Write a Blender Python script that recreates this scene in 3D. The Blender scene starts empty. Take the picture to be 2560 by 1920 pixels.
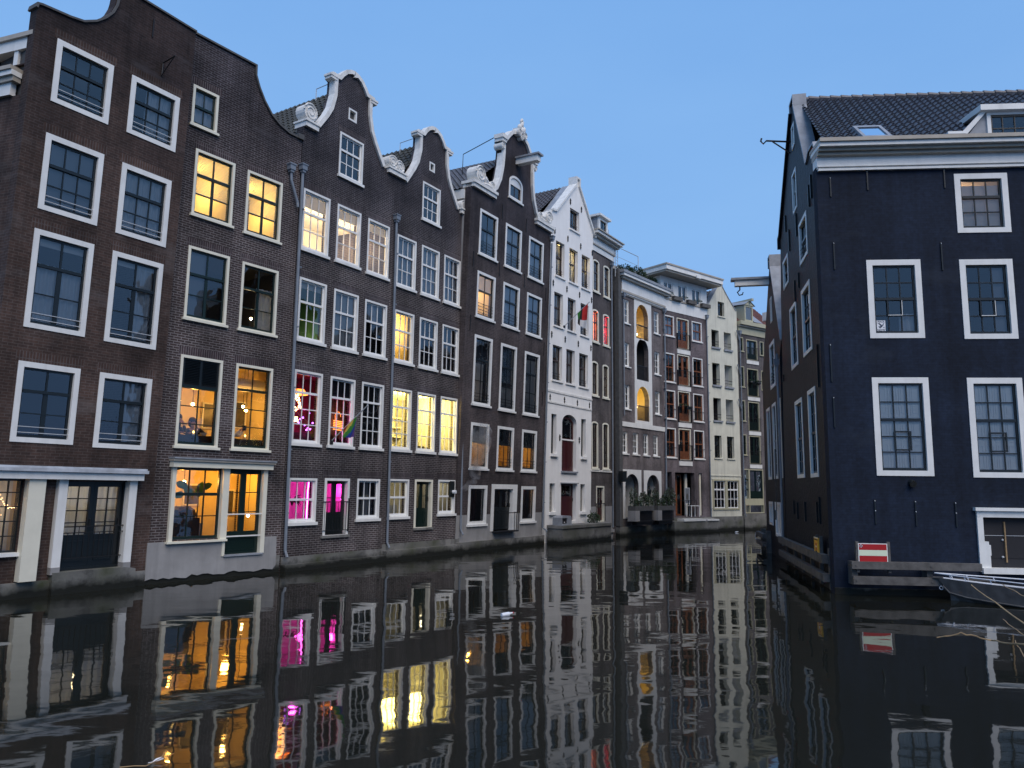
import bpy, bmesh, math, random
from mathutils import Vector, Matrix
from mathutils.geometry import tessellate_polygon
random.seed(7)
S = bpy.context.scene
COL = S.collection
R = math.radians
# ---------------------------------------------------------------- camera
cd = bpy.data.cameras.new('camera'); cam = bpy.data.objects.new('camera', cd); COL.objects.link(cam)
cd.sensor_width = 36.0; cd.lens = 26.62; cd.clip_start = .05; cd.clip_end = 900
pt, rl = R(7.936), R(.72)
fw = Vector((0, math.cos(pt), math.sin(pt))); up = Vector((0, -math.sin(pt), math.cos(pt))); rt = Vector((1, 0, 0))
r2 = rt*math.cos(rl)+up*math.sin(rl); u2 = -rt*math.sin(rl)+up*math.cos(rl)
cam.matrix_world = Matrix(((r2.x, u2.x, -fw.x, 0), (r2.y, u2.y, -fw.y, 0), (r2.z, u2.z, -fw.z, 2.5), (0, 0, 0, 1)))
S.camera = cam
S.render.resolution_x = 1024; S.render.resolution_y = 768
S.view_settings.view_transform = 'Standard'; S.view_settings.look = 'None'
S.view_settings.exposure = 0.0; S.view_settings.gamma = 1.0
S.cycles.use_denoising = True
S.cycles.max_bounces = 7; S.cycles.diffuse_bounces = 3; S.cycles.glossy_bounces = 4
S.cycles.transmission_bounces = 2; S.cycles.transparent_max_bounces = 10; S.cycles.volume_bounces = 0
S.cycles.caustics_reflective = False; S.cycles.caustics_refractive = False
S.cycles.sample_clamp_indirect = 4.0
# ---------------------------------------------------------------- sky: clear blue hour, sun just gone behind the camera
W = bpy.data.worlds.new('World'); S.world = W; W.use_nodes = True
nt = W.node_tree; bg = nt.nodes['Background']
sky = nt.nodes.new('ShaderNodeTexSky'); sky.sky_type = 'NISHITA'; sky.sun_disc = False
SUN_EL, SUN_AZ = R(2.0), R(155)
sky.sun_elevation = SUN_EL; sky.sun_rotation = SUN_AZ
sky.air_density = 1.0; sky.dust_density = .3; sky.ozone_density = 6.0
tc = nt.nodes.new('ShaderNodeTexCoord'); sp = nt.nodes.new('ShaderNodeSeparateXYZ'); nt.links.new(tc.outputs['Generated'], sp.inputs[0])
rmp = nt.nodes.new('ShaderNodeValToRGB'); nt.links.new(sp.outputs['Z'], rmp.inputs[0])
rmp.color_ramp.elements[0].position = 0.0; rmp.color_ramp.elements[0].color = (.225, .405, .77, 1)
rmp.color_ramp.elements[1].position = .75; rmp.color_ramp.elements[1].color = (.165, .37, .75, 1)
e = rmp.color_ramp.elements.new(.32); e.color = (.228, .442, .79, 1)
mxs = nt.nodes.new('ShaderNodeMixRGB'); mxs.blend_type = 'ADD'; mxs.inputs[0].default_value = 1.0
sc_ = nt.nodes.new('ShaderNodeMixRGB'); sc_.blend_type = 'MULTIPLY'; sc_.inputs[0].default_value = 1.0
sc_.inputs[2].default_value = (.22, .2, .2, 1)
nt.links.new(sky.outputs[0], sc_.inputs[1])
ml = nt.nodes.new('ShaderNodeMixRGB'); ml.blend_type = 'MULTIPLY'; ml.inputs[0].default_value = 1.0
ml.inputs[2].default_value = (8.3, 8.3, 8.3, 1)
cn = nt.nodes.new('ShaderNodeTexNoise'); cn.inputs['Scale'].default_value = 2.2; cn.inputs['Detail'].default_value = 5
cm = nt.nodes.new('ShaderNodeMapping'); cm.inputs['Scale'].default_value = (1, 1, 2.6); nt.links.new(tc.outputs['Generated'], cm.inputs[0]); nt.links.new(cm.outputs[0], cn.inputs['Vector'])
cr = nt.nodes.new('ShaderNodeValToRGB'); nt.links.new(cn.outputs[0], cr.inputs[0]); cr.color_ramp.elements[0].position = .3; cr.color_ramp.elements[1].position = .72
cr.color_ramp.elements[0].color = (.95, .965, .98, 1); cr.color_ramp.elements[1].color = (1.07, 1.04, 1.01, 1)
cx = nt.nodes.new('ShaderNodeMixRGB'); cx.blend_type = 'MULTIPLY'; cx.inputs[0].default_value = 1.0; nt.links.new(rmp.outputs[0], cx.inputs[1]); nt.links.new(cr.outputs[0], cx.inputs[2])
nt.links.new(cx.outputs[0], ml.inputs[1])
nt.links.new(sc_.outputs[0], mxs.inputs[1]); nt.links.new(ml.outputs[0], mxs.inputs[2])
nt.links.new(mxs.outputs[0], bg.inputs[0]); bg.inputs[1].default_value = .128
sd = bpy.data.lights.new('sun', 'SUN'); sd.energy = 2.5; sd.angle = R(50); sd.color = (1, .85, .70)
so = bpy.data.objects.new('sun', sd); COL.objects.link(so)
v = Vector((math.sin(SUN_AZ), math.cos(SUN_AZ), math.tan(R(50))))
so.rotation_euler = v.to_track_quat('Z', 'Y').to_euler()

# ---------------------------------------------------------------- materials
MATS = {}
def nodes(m):
    m.use_nodes = True; t = m.node_tree; b = t.nodes['Principled BSDF']; return t, b
def setp(b, col=None, rough=.6, spec=.4, metal=0):
    if col: b.inputs['Base Color'].default_value = (*col, 1)
    b.inputs['Roughness'].default_value = rough; b.inputs['Metallic'].default_value = metal
    b.inputs['Specular IOR Level'].default_value = spec
def N(t, k, **kw):
    n = t.nodes.new(k)
    for a, v in kw.items(): setattr(n, a, v)
    return n
def noise(t, scale, detail=4, vec=None, rough=.55):
    n = N(t, 'ShaderNodeTexNoise'); n.inputs['Scale'].default_value = scale; n.inputs['Detail'].default_value = detail
    n.inputs['Roughness'].default_value = rough
    if vec: t.links.new(vec, n.inputs['Vector'])
    return n
def ramp(t, src, a, b, ca=(0, 0, 0), cb=(1, 1, 1)):
    r = N(t, 'ShaderNodeValToRGB'); t.links.new(src, r.inputs[0])
    r.color_ramp.elements[0].position = a; r.color_ramp.elements[1].position = b
    r.color_ramp.elements[0].color = (*ca, 1); r.color_ramp.elements[1].color = (*cb, 1)
    return r
def mix(t, kind, fac, a, b):
    m = N(t, 'ShaderNodeMixRGB', blend_type=kind)
    for i, x in enumerate((fac, a, b)):
        if isinstance(x, (int, float)): m.inputs[i].default_value = x
        elif isinstance(x, tuple): m.inputs[i].default_value = (*x, 1)
        else: t.links.new(x, m.inputs[i])
    return m.outputs[0]
def wallvec(t):
    tc = N(t, 'ShaderNodeTexCoord'); s = N(t, 'ShaderNodeSeparateXYZ'); t.links.new(tc.outputs['Object'], s.inputs[0])
    a = N(t, 'ShaderNodeMath', operation='ADD'); t.links.new(s.outputs[0], a.inputs[0]); t.links.new(s.outputs[1], a.inputs[1])
    c = N(t, 'ShaderNodeCombineXYZ'); t.links.new(a.outputs[0], c.inputs[0]); t.links.new(s.outputs[2], c.inputs[1])
    return c.outputs[0], tc.outputs['Object'], s.outputs[2]
def bump(t, b, h, strength=.3, dist=.02):
    n = N(t, 'ShaderNodeBump'); n.inputs['Strength'].default_value = strength; n.inputs['Distance'].default_value = dist
    t.links.new(h, n.inputs['Height']); t.links.new(n.outputs[0], b.inputs['Normal'])
def brick(name, c1, c2, mortar, patch=(.5, .48, .47), pamt=.25, w=.21, h=.068, ms=.011, soldier=False, dark=.42, soot_shade=0):
    m = bpy.data.materials.new(name); t, b = nodes(m); vec, obj, z = wallvec(t)
    bt = N(t, 'ShaderNodeTexBrick'); t.links.new(vec, bt.inputs['Vector'])
    bt.inputs['Scale'].default_value = 1; bt.inputs['Brick Width'].default_value = w; bt.inputs['Row Height'].default_value = h
    bt.inputs['Mortar Size'].default_value = ms; bt.inputs['Mortar Smooth'].default_value = .2; bt.inputs['Bias'].default_value = -.1
    bt.inputs['Color1'].default_value = (*c1, 1); bt.inputs['Color2'].default_value = (*c2, 1); bt.inputs['Mortar'].default_value = (*mortar, 1)
    if soldier: bt.offset = 0
    n1 = noise(t, .55, 6, obj); f1 = ramp(t, n1.outputs[0], .3, .7, (dark,)*3, (1.32,)*3)
    c = mix(t, 'MULTIPLY', 1.0, bt.outputs['Color'], f1.outputs[0])
    n3 = noise(t, 9, 3, obj); f3 = ramp(t, n3.outputs[0], .25, .75, (.72,)*3, (1.3,)*3)
    c = mix(t, 'MULTIPLY', 1.0, c, f3.outputs[0])
    ms2 = N(t, 'ShaderNodeMapping'); ms2.inputs['Scale'].default_value = (2.2, 2.2, .22); t.links.new(obj, ms2.inputs[0])
    n4 = noise(t, 1.2, 5, ms2.outputs[0], .6); f4 = ramp(t, n4.outputs[0], .35, .7, (1.12,)*3, (.66,)*3); c = mix(t, 'MULTIPLY', 1.0, c, f4.outputs[0])
    mp = N(t, 'ShaderNodeMapping'); mp.inputs['Scale'].default_value = (.8, .8, 1.9); mp.inputs['Location'].default_value = (3, 7, 1)
    t.links.new(obj, mp.inputs[0]); n2 = noise(t, .6, 7, mp.outputs[0], .65); f2 = ramp(t, n2.outputs[0], .56, .76)
    fa = N(t, 'ShaderNodeMath', operation='MULTIPLY'); t.links.new(f2.outputs[0], fa.inputs[0]); fa.inputs[1].default_value = pamt
    c = mix(t, 'MIX', fa.outputs[0], c, patch)
    t.links.new(c, b.inputs['Base Color']); setp(b, None, .85, .25)
    if soot_shade:                                                    # soot and upper-wall shade painted into the colour, with a ragged lower edge
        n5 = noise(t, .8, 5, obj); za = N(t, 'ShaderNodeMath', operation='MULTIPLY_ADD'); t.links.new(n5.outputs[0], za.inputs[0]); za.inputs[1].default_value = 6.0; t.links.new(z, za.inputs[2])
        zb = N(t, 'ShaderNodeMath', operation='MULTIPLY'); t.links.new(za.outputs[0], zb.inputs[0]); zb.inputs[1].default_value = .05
        f5 = ramp(t, zb.outputs[0], (soot_shade+2.0)*.05, (soot_shade+5.5)*.05, (1, 1, 1), (.60, .62, .70)); c = mix(t, 'MULTIPLY', 1.0, c, f5.outputs[0])
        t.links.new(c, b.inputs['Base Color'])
    bump(t, b, bt.outputs['Fac'], -.35 if name[:4] != 'navy' else -.9, .01 if name[:4] != 'navy' else .02)
    return m
def paint(name, col, rough=.45, var=.12, scale=3, spec=.4, bmp=0, streak=0, metal=0):
    m = bpy.data.materials.new(name); t, b = nodes(m); vec, obj, z = wallvec(t)
    n = noise(t, scale, 5, obj); f = ramp(t, n.outputs[0], .3, .72, (1-var,)*3, (1+var*.4,)*3)
    c = mix(t, 'MULTIPLY', 1.0, col, f.outputs[0])
    if streak:
        mp = N(t, 'ShaderNodeMapping'); mp.inputs['Scale'].default_value = (4, 4, .25); t.links.new(obj, mp.inputs[0])
        ns = noise(t, 1.4, 5, mp.outputs[0]); fs = ramp(t, ns.outputs[0], .5, .8, (1, 1, 1), (1-streak,)*3)
        c = mix(t, 'MULTIPLY', 1.0, c, fs.outputs[0])
    t.links.new(c, b.inputs['Base Color']); setp(b, None, rough, spec, metal)
    if bmp:
        nb = noise(t, 14, 4, obj); bump(t, b, nb.outputs[0], bmp, .02)
    return m
M = MATS
M['white'] = paint('white_paint', (.80, .80, .77), .4, .1, 2.5, streak=.12)
M['white_sash'] = paint('white_sash_paint', (.82, .83, .82), .4, .06)
M['cream'] = paint('cream_paint', (.78, .75, .62), .4, .08)
M['cream2'] = paint('pale_yellow_paint', (.46, .44, .31), .45, .1)
M['stone'] = paint('white_stone', (.80, .79, .75), .6, .16, 6, bmp=.25, streak=.22)
M['sashblack'] = paint('black_green_sash', (.012, .016, .018), .3, .1)
M['sashgreen'] = paint('dark_green_sash', (.008, .019, .016), .3, .1)
M['sashbrown'] = paint('brown_sash', (.055, .030, .022), .35, .2)
M['timber'] = paint('varnished_timber', (.24, .085, .035), .35, .25, 5)
M['door_red'] = paint('oxblood_door', (.06, .012, .012), .3, .15)
M['iron'] = paint('black_iron', (.015, .015, .017), .5, .2)
M['rail'] = paint('grey_rail', (.5, .52, .54), .4, .1)
M['lead'] = paint('lead_sheet', (.30, .32, .35), .45, .3, 3, bmp=.15)
M['lead_pale'] = paint('pale_lead_sheet', (.50, .53, .57), .5, .3, 4, bmp=.15)
M['zinc'] = paint('zinc_pipe', (.20, .23, .27), .4, .2, 3)
M['grey_stucco'] = paint('grey_stucco', (.32, .315, .31), .8, .2, 1.6, bmp=.12, streak=.2)
M['white_stucco'] = paint('white_stucco', (.88, .87, .84), .7, .08, 1.2, bmp=.1, streak=.08)
M['yellow_stucco'] = paint('pale_yellow_stucco', (.68, .67, .56), .75, .14, 1.2, bmp=.1, streak=.28)
M['panel_white'] = paint('white_render_panel', (.78, .78, .75), .7, .12, 1.5, streak=.15)
M['soffit'] = paint('beige_cornice', (.42, .38, .32), .5, .15)
M['room_dark'] = paint('dim_room', (.075, .072, .07), .8, .2, 1)
M['room_black'] = paint('unlit_room', (.035, .033, .033), .8, .2, 1)
M['room_warm'] = paint('plastered_room', (.74, .60, .32), .8, .18, 1.4)
M['room_white'] = paint('white_room', (.8, .76, .64), .8, .06, 1)
M['room_red'] = paint('red_room', (.17, .022, .05), .7, .3, 2)
M['room_pink'] = paint('pink_lit_room', (.75, .5, .6), .7, .3, 2)
M['room_green'] = paint('green_room', (.10, .22, .11), .7, .2, 2)
M['curtain'] = paint('sheer_curtain', (.74, .75, .76), .85, .12, 3)
M['blind'] = paint('roller_blind', (.62, .62, .60), .8, .06, 1)
M['blackout'] = paint('dark_blind', (.018, .018, .022), .7, .2, 2)
M['greyblind'] = paint('grey_blind', (.17, .185, .205), .7, .08, 1)
M['shutter'] = paint('inner_shutter', (.84, .83, .78), .6, .08, 2)
M['foil'] = paint('crumpled_foil', (.75, .77, .8), .25, .1, 4, metal=1, bmp=1.0)
M['navy'] = brick('navy_painted_brick', (.0095, .0165, .033), (.012, .020, .040), (.0085, .015, .029), (.032, .042, .060), .5, ms=.007, dark=.65)
M['tar'] = paint('tarred_plaster', (.017, .018, .021), .38, .35, 2.2, spec=.5, bmp=.0)
M['wood_old'] = paint('weathered_timber', (.115, .11, .105), .8, .45, 4, bmp=.3)
M['furniture'] = paint('dark_furniture', (.03, .02, .016), .5, .3)
M['plant'] = paint('leaf_green', (.035, .065, .03), .6, .35, 8)
M['plant_pale'] = paint('pale_leaf', (.30, .36, .34), .6, .3, 8)
M['soil'] = paint('planter_grey', (.10, .10, .10), .8, .3, 5)
M['hull'] = paint('worn_grey_hull', (.15, .135, .125), .5, .3, 5, streak=.3)
M['alu'] = paint('aluminium', (.70, .74, .80), .35, .15, 4)
M['straw'] = paint('dry_stem', (.36, .24, .12), .7, .3, 12)
M['litter'] = paint('pale_plastic', (.75, .77, .8), .4, .1)
M['skin'] = paint('skin', (.55, .32, .22), .5, .1)
M['hair'] = paint('brown_hair', (.05, .025, .012), .5, .3)
M['jacket'] = paint('dark_sweater', (.02, .018, .018), .8, .2)
M['tshirt'] = paint('white_sweater', (.7, .66, .6), .8, .1)
M['picture'] = paint('dim_picture', (.09, .085, .07), .4, .6, 5)
M['h1brick'] = brick('brown_brick', (.076, .047, .038), (.052, .034, .029), (.10, .078, .070), (.17, .15, .145), .5, ms=.008, soot_shade=11)
M['h1sold'] = brick('brown_soldier_brick', (.086, .051, .040), (.062, .038, .032), (.11, .09, .085), pamt=0, w=.068, h=.24, soldier=True)
M['h2brick'] = brick('purple_brick', (.058, .040, .038), (.038, .028, .029), (.20, .18, .178), (.19, .17, .17), .4, soot_shade=11.5)
M['h2sold'] = brick('purple_soldier_brick', (.07, .047, .05), (.045, .034, .04), (.17, .15, .15), pamt=0, w=.068, h=.24, soldier=True)
M['h3brick'] = brick('mauve_brick', (.058, .044, .044), (.038, .031, .034), (.195, .178, .176), (.17, .155, .155), .25, soot_shade=11)
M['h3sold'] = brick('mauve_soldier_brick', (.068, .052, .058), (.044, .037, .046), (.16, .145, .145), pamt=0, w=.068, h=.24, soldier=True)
M['h5brick'] = brick('grey_brown_brick', (.080, .063, .062), (.058, .048, .050), (.12, .105, .104), (.14, .13, .13), .2, ms=.007, soot_shade=12.5)
M['h7brick'] = brick('dark_grey_brick', (.10, .083, .08), (.075, .064, .064), (.15, .14, .14), (.16, .15, .15), .25)
M['h8brick'] = brick('grey_mauve_brick', (.17, .145, .142), (.135, .115, .118), (.21, .19, .19), (.2, .18, .18), .25)
M['h9brick'] = brick('plum_brick', (.15, .12, .128), (.118, .096, .105), (.19, .17, .175), (.2, .18, .18), .2)
M['h11brick'] = brick('grey_brick', (.14, .125, .13), (.11, .10, .108), (.18, .17, .17), pamt=.1)

def concrete():
    m = bpy.data.materials.new('mossy_concrete'); t, b = nodes(m); vec, obj, z = wallvec(t)
    n = noise(t, 2.2, 7, obj, .65); c = ramp(t, n.outputs[0], .3, .72, (.08, .08, .074), (.30, .295, .28)).outputs[0]
    n2 = noise(t, 1.1, 6, obj); f2 = ramp(t, n2.outputs[0], .48, .75)
    c = mix(t, 'MIX', f2.outputs[0], c, (.055, .062, .034))
    zz = N(t, 'ShaderNodeMath', operation='MULTIPLY_ADD'); t.links.new(n.outputs[0], zz.inputs[0]); zz.inputs[1].default_value = .35
    t.links.new(z, zz.inputs[2]); f3 = ramp(t, zz.outputs[0], .30, .50)
    c = mix(t, 'MIX', f3.outputs[0], (.012, .013, .010), c)
    t.links.new(c, b.inputs['Base Color']); setp(b, None, .75, .3); bump(t, b, n.outputs[0], .6, .04)
    return m
M['concrete'] = concrete()
def tiles_mat(name, c1, c2, moss=(.05, .06, .035), amt=.3):
    m = bpy.data.materials.new(name); t, b = nodes(m); vec, obj, z = wallvec(t)
    n = noise(t, 5, 4, obj); c = ramp(t, n.outputs[0], .3, .7, c1, c2).outputs[0]
    n2 = noise(t, .9, 6, obj); f2 = ramp(t, n2.outputs[0], .5, .75, (0, 0, 0), (amt,)*3)
    c = mix(t, 'MIX', f2.outputs[0], c, moss); t.links.new(c, b.inputs['Base Color']); setp(b, None, .45, .45)
    return m
M['tile_green'] = tiles_mat('dark_glazed_tiles', (.010, .014, .013), (.022, .027, .026))
M['tile_grey'] = tiles_mat('grey_pantiles', (.045, .043, .05), (.09, .085, .095))
M['tile_plum'] = tiles_mat('slate_pantiles', (.052, .054, .066), (.112, .115, .135))
M['tile_red'] = tiles_mat('red_pantiles', (.10, .035, .025), (.17, .06, .045), amt=.15)
def tarwall():
    m = bpy.data.materials.new('rough_tarred_wall'); t, b = nodes(m); vec, obj, z = wallvec(t)
    n = noise(t, 7, 5, obj, .6); n2 = noise(t, .7, 5, obj)
    c = ramp(t, n2.outputs[0], .35, .7, (.008, .010, .015), (.015, .018, .026)).outputs[0]
    t.links.new(c, b.inputs['Base Color']); setp(b, None, .5, .12)
    bump(t, b, n.outputs[0], .6, .05); return m
M['tarwall'] = tarwall()
def glass(name, tint=(.95, .96, .96), gl=1.0):
    m = bpy.data.materials.new(name); m.use_nodes = True; t = m.node_tree
    t.nodes.remove(t.nodes['Principled BSDF']); out = t.nodes['Material Output']
    tr = N(t, 'ShaderNodeBsdfTransparent'); tr.inputs[0].default_value = (*tint, 1)
    g = N(t, 'ShaderNodeBsdfGlossy'); g.inputs['Roughness'].default_value = .015; g.inputs[0].default_value = (.95, .97, 1, 1)
    tc = N(t, 'ShaderNodeTexCoord'); n = noise(t, 1.7, 2, tc.outputs['Object'])
    bp = N(t, 'ShaderNodeBump'); bp.inputs['Strength'].default_value = .06; bp.inputs['Distance'].default_value = .1
    t.links.new(n.outputs[0], bp.inputs['Height']); t.links.new(bp.outputs[0], g.inputs['Normal'])
    f = N(t, 'ShaderNodeFresnel'); f.inputs['IOR'].default_value = 1.5
    a = N(t, 'ShaderNodeMath', operation='MULTIPLY_ADD', use_clamp=True); t.links.new(f.outputs[0], a.inputs[0])
    a.inputs[1].default_value = 1.4*gl; a.inputs[2].default_value = .04*gl
    ms = N(t, 'ShaderNodeMixShader'); t.links.new(a.outputs[0], ms.inputs[0]); t.links.new(tr.outputs[0], ms.inputs[1]); t.links.new(g.outputs[0], ms.inputs[2])
    t.links.new(ms.outputs[0], out.inputs[0]); return m
def cloth(name, col, var=.1, tl=.45):
    m = paint(name, col, .85, var, 3); t = m.node_tree; b = t.nodes['Principled BSDF']; out = t.nodes['Material Output']
    tr = N(t, 'ShaderNodeBsdfTranslucent'); tr.inputs[0].default_value = (*col, 1); ms = N(t, 'ShaderNodeMixShader'); ms.inputs[0].default_value = tl
    t.links.new(b.outputs[0], ms.inputs[1]); t.links.new(tr.outputs[0], ms.inputs[2]); t.links.new(ms.outputs[0], out.inputs[0]); return m
M['curtain'] = cloth('sheer_curtain', (.78, .79, .80)); M['blind'] = cloth('roller_blind', (.72, .71, .68), .06, .5)
M['glass'] = glass('old_window_glass')
def emit(name, col, st):
    m = bpy.data.materials.new(name); t, b = nodes(m); setp(b, col, .5)
    b.inputs['Emission Color'].default_value = (*col, 1); b.inputs['Emission Strength'].default_value = st; return m
M['bulb'] = emit('warm_bulb', (1, .72, .32), 25)
M['neon'] = emit('pink_neon', (1, .12, .75), 14)
M['flame'] = emit('candle_flame', (1, .6, .15), 8)
M['fairy'] = emit('fairy_light', (1, .55, .25), 9)
M['violet'] = emit('violet_lamp', (.5, .15, 1), 6)
M['orange_lamp'] = emit('orange_lamp_shade', (1, .32, .06), 3.0)
M['shade_white'] = emit('lit_lamp_shade', (1, .9, .6), 4)

# ---------------------------------------------------------------- mesh helpers
def tag(o, label=None, cat=None, group=None, kind=None):
    if label: o['label'] = label
    if cat: o['category'] = cat
    if group: o['group'] = group
    if kind: o['kind'] = kind
    return o
def empty(name, loc, rz=0, label=None, cat=None, group=None):
    o = bpy.data.objects.new(name, None); o.empty_display_size = .3; COL.objects.link(o)
    o.location = loc; o.rotation_euler = (0, 0, rz); return tag(o, label, cat, group)
class MB:
    def __init__(s): s.v = []; s.f = []; s.m = []
    def add(s, vs, fs, mi=0):
        k = len(s.v); s.v += [tuple(x) for x in vs]; s.f += [tuple(i+k for i in f) for f in fs]; s.m += [mi]*len(fs); return s
    def box(s, a, b, c, d, e, f, mi=0):
        x0, x1 = min(a, b), max(a, b); y0, y1 = min(c, d), max(c, d); z0, z1 = min(e, f), max(e, f)
        return s.add([(x0, y0, z0), (x1, y0, z0), (x1, y1, z0), (x0, y1, z0), (x0, y0, z1), (x1, y0, z1), (x1, y1, z1), (x0, y1, z1)],
                     [(0, 3, 2, 1), (4, 5, 6, 7), (0, 1, 5, 4), (1, 2, 6, 5), (2, 3, 7, 6), (3, 0, 4, 7)], mi)
    def quad(s, a, b, c, d, mi=0): return s.add([a, b, c, d], [(0, 1, 2, 3)], mi)
    def plate(s, outer, holes, y0, y1, mi=0, back=True):      # (u,z) polygon with holes, extruded in y
        loops = [outer]+holes; P = [p for l in loops for p in l]
        tri = tessellate_polygon([[Vector((p[0], p[1], 0)) for p in l] for l in loops])
        s.add([(p[0], y0, p[1]) for p in P], [tuple(t) for t in tri], mi)
        if back: s.add([(p[0], y1, p[1]) for p in P], [tuple(reversed(t)) for t in tri], mi)
        for l in loops:
            n = len(l); s.add([(p[0], y0, p[1]) for p in l]+[(p[0], y1, p[1]) for p in l],
                              [(i, (i+1) % n, n+(i+1) % n, n+i) for i in range(n)], mi)
        return s
    def ring(s, u0, u1, z0, z1, w, y0, y1, mi=0, wb=None, wt=None):
        wb = w if wb is None else wb; wt = w if wt is None else wt
        return s.plate([(u0, z0), (u1, z0), (u1, z1), (u0, z1)], [[(u0+w, z0+wb), (u1-w, z0+wb), (u1-w, z1-wt), (u0+w, z1-wt)]], y0, y1, mi)
    def strip(s, pts, w, y0, y1, mi=0):                       # band along a (u,z) polyline, thickness w to its right-hand side
        n = len(pts); inn = []
        for i in range(n):
            a = Vector(pts[max(i-1, 0)]); b = Vector(pts[min(i+1, n-1)]); c = Vector(pts[i])
            d1 = (c-a).normalized() if i > 0 else (b-c).normalized(); d2 = (b-c).normalized() if i < n-1 else d1
            t = (d1+d2); t = t.normalized() if t.length > 1e-4 else d1
            nn = Vector((t.y, -t.x)); k = 1/max(.55, nn.dot(Vector((d1.y, -d1.x)))); inn.append(c+nn*w*k)
        V = [(p[0], y0, p[1]) for p in pts]+[(p.x, y0, p.y) for p in inn]+[(p[0], y1, p[1]) for p in pts]+[(p.x, y1, p.y) for p in inn]
        F = []
        for i in range(n-1):
            F += [(i, i+1, n+i+1, n+i), (2*n+i+1, 2*n+i, 3*n+i, 3*n+i+1), (i+1, i, 2*n+i, 2*n+i+1), (n+i, n+i+1, 3*n+i+1, 3*n+i)]
        F += [(0, n, 3*n, 2*n), (n-1, 3*n-1, 4*n-1, 2*n-1)]
        return s.add(V, F, mi)
    def tube(s, pts, r, seg=6, mi=0, cap=True):
        P = [Vector(p) for p in pts]; n = len(P); rr = r if isinstance(r, (list, tuple)) else [r]*n; V = []; F = []
        for i in range(n):
            d = (P[min(i+1, n-1)]-P[max(i-1, 0)]).normalized(); a = Vector((0, 0, 1)) if abs(d.z) < .9 else Vector((1, 0, 0))
            x = d.cross(a).normalized(); y = d.cross(x)
            for k in range(seg):
                t = 2*math.pi*k/seg; V.append(P[i]+x*(rr[i]*math.cos(t))+y*(rr[i]*math.sin(t)))
        for i in range(n-1):
            for k in range(seg): F.append((i*seg+k, i*seg+(k+1) % seg, (i+1)*seg+(k+1) % seg, (i+1)*seg+k))
        if cap: F += [tuple(range(seg))[::-1], tuple((n-1)*seg+k for k in range(seg))]
        return s.add(V, F, mi)
    def ball(s, c, r, mi=0, nu=10, nv=6, sc=(1, 1, 1)):
        V = []; F = []
        for j in range(nv+1):
            a = math.pi*j/nv
            for i in range(nu):
                b = 2*math.pi*i/nu; V.append((c[0]+r*sc[0]*math.sin(a)*math.cos(b), c[1]+r*sc[1]*math.sin(a)*math.sin(b), c[2]+r*sc[2]*math.cos(a)))
        for j in range(nv):
            for i in range(nu): F.append((j*nu+i, j*nu+(i+1) % nu, (j+1)*nu+(i+1) % nu, (j+1)*nu+i))
        return s.add(V, F, mi)
    def disc(s, u, z, r, y0, y1, mi=0, seg=16): return s.plate([(u+r*math.cos(2*math.pi*i/seg), z+r*math.sin(2*math.pi*i/seg)) for i in range(seg)], [], y0, y1, mi)
    def build(s, name, mats, parent=None, smooth=False, recalc=True):
        me = bpy.data.meshes.new(name); me.from_pydata(s.v, [], s.f)
        for m in (mats if isinstance(mats, (list, tuple)) else [mats]): me.materials.append(MATS[m] if isinstance(m, str) else m)
        me.polygons.foreach_set('material_index', s.m)
        bm = bmesh.new(); bm.from_mesh(me); bmesh.ops.remove_doubles(bm, verts=bm.verts, dist=1e-5) if smooth else None
        if recalc: bmesh.ops.recalc_face_normals(bm, faces=bm.faces)
        bm.to_mesh(me); bm.free()
        if smooth:
            for p in me.polygons: p.use_smooth = True
        o = bpy.data.objects.new(name, me); COL.objects.link(o)
        if parent: o.parent = parent
        return o
def light(name, parent, loc, col, power, r=.12):
    l = bpy.data.lights.new(name, 'POINT'); l.energy = power; l.color = col; l.shadow_soft_size = r
    o = bpy.data.objects.new(name, l); COL.objects.link(o); o.parent = parent; o.location = loc; return o
def drape(mb, u0, u1, z0, z1, y, amp=.03, lam=.16, mi=0, ph=0.0):
    n = max(6, int((u1-u0)/lam*8)); V = []; F = []
    for j, z in enumerate((z0, (z0+z1)/2, z1)):
        for i in range(n+1):
            u = u0+(u1-u0)*i/n
            V.append((u, y+amp*math.sin(u/lam*6.283+ph+.5*math.sin(u*3.1+j*.4))*(1.0 if j < 2 else .75), z))
    for j in range(2):
        for i in range(n): F.append((j*(n+1)+i, j*(n+1)+i+1, (j+1)*(n+1)+i+1, (j+1)*(n+1)+i))
    return mb.add(V, F, mi)

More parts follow.
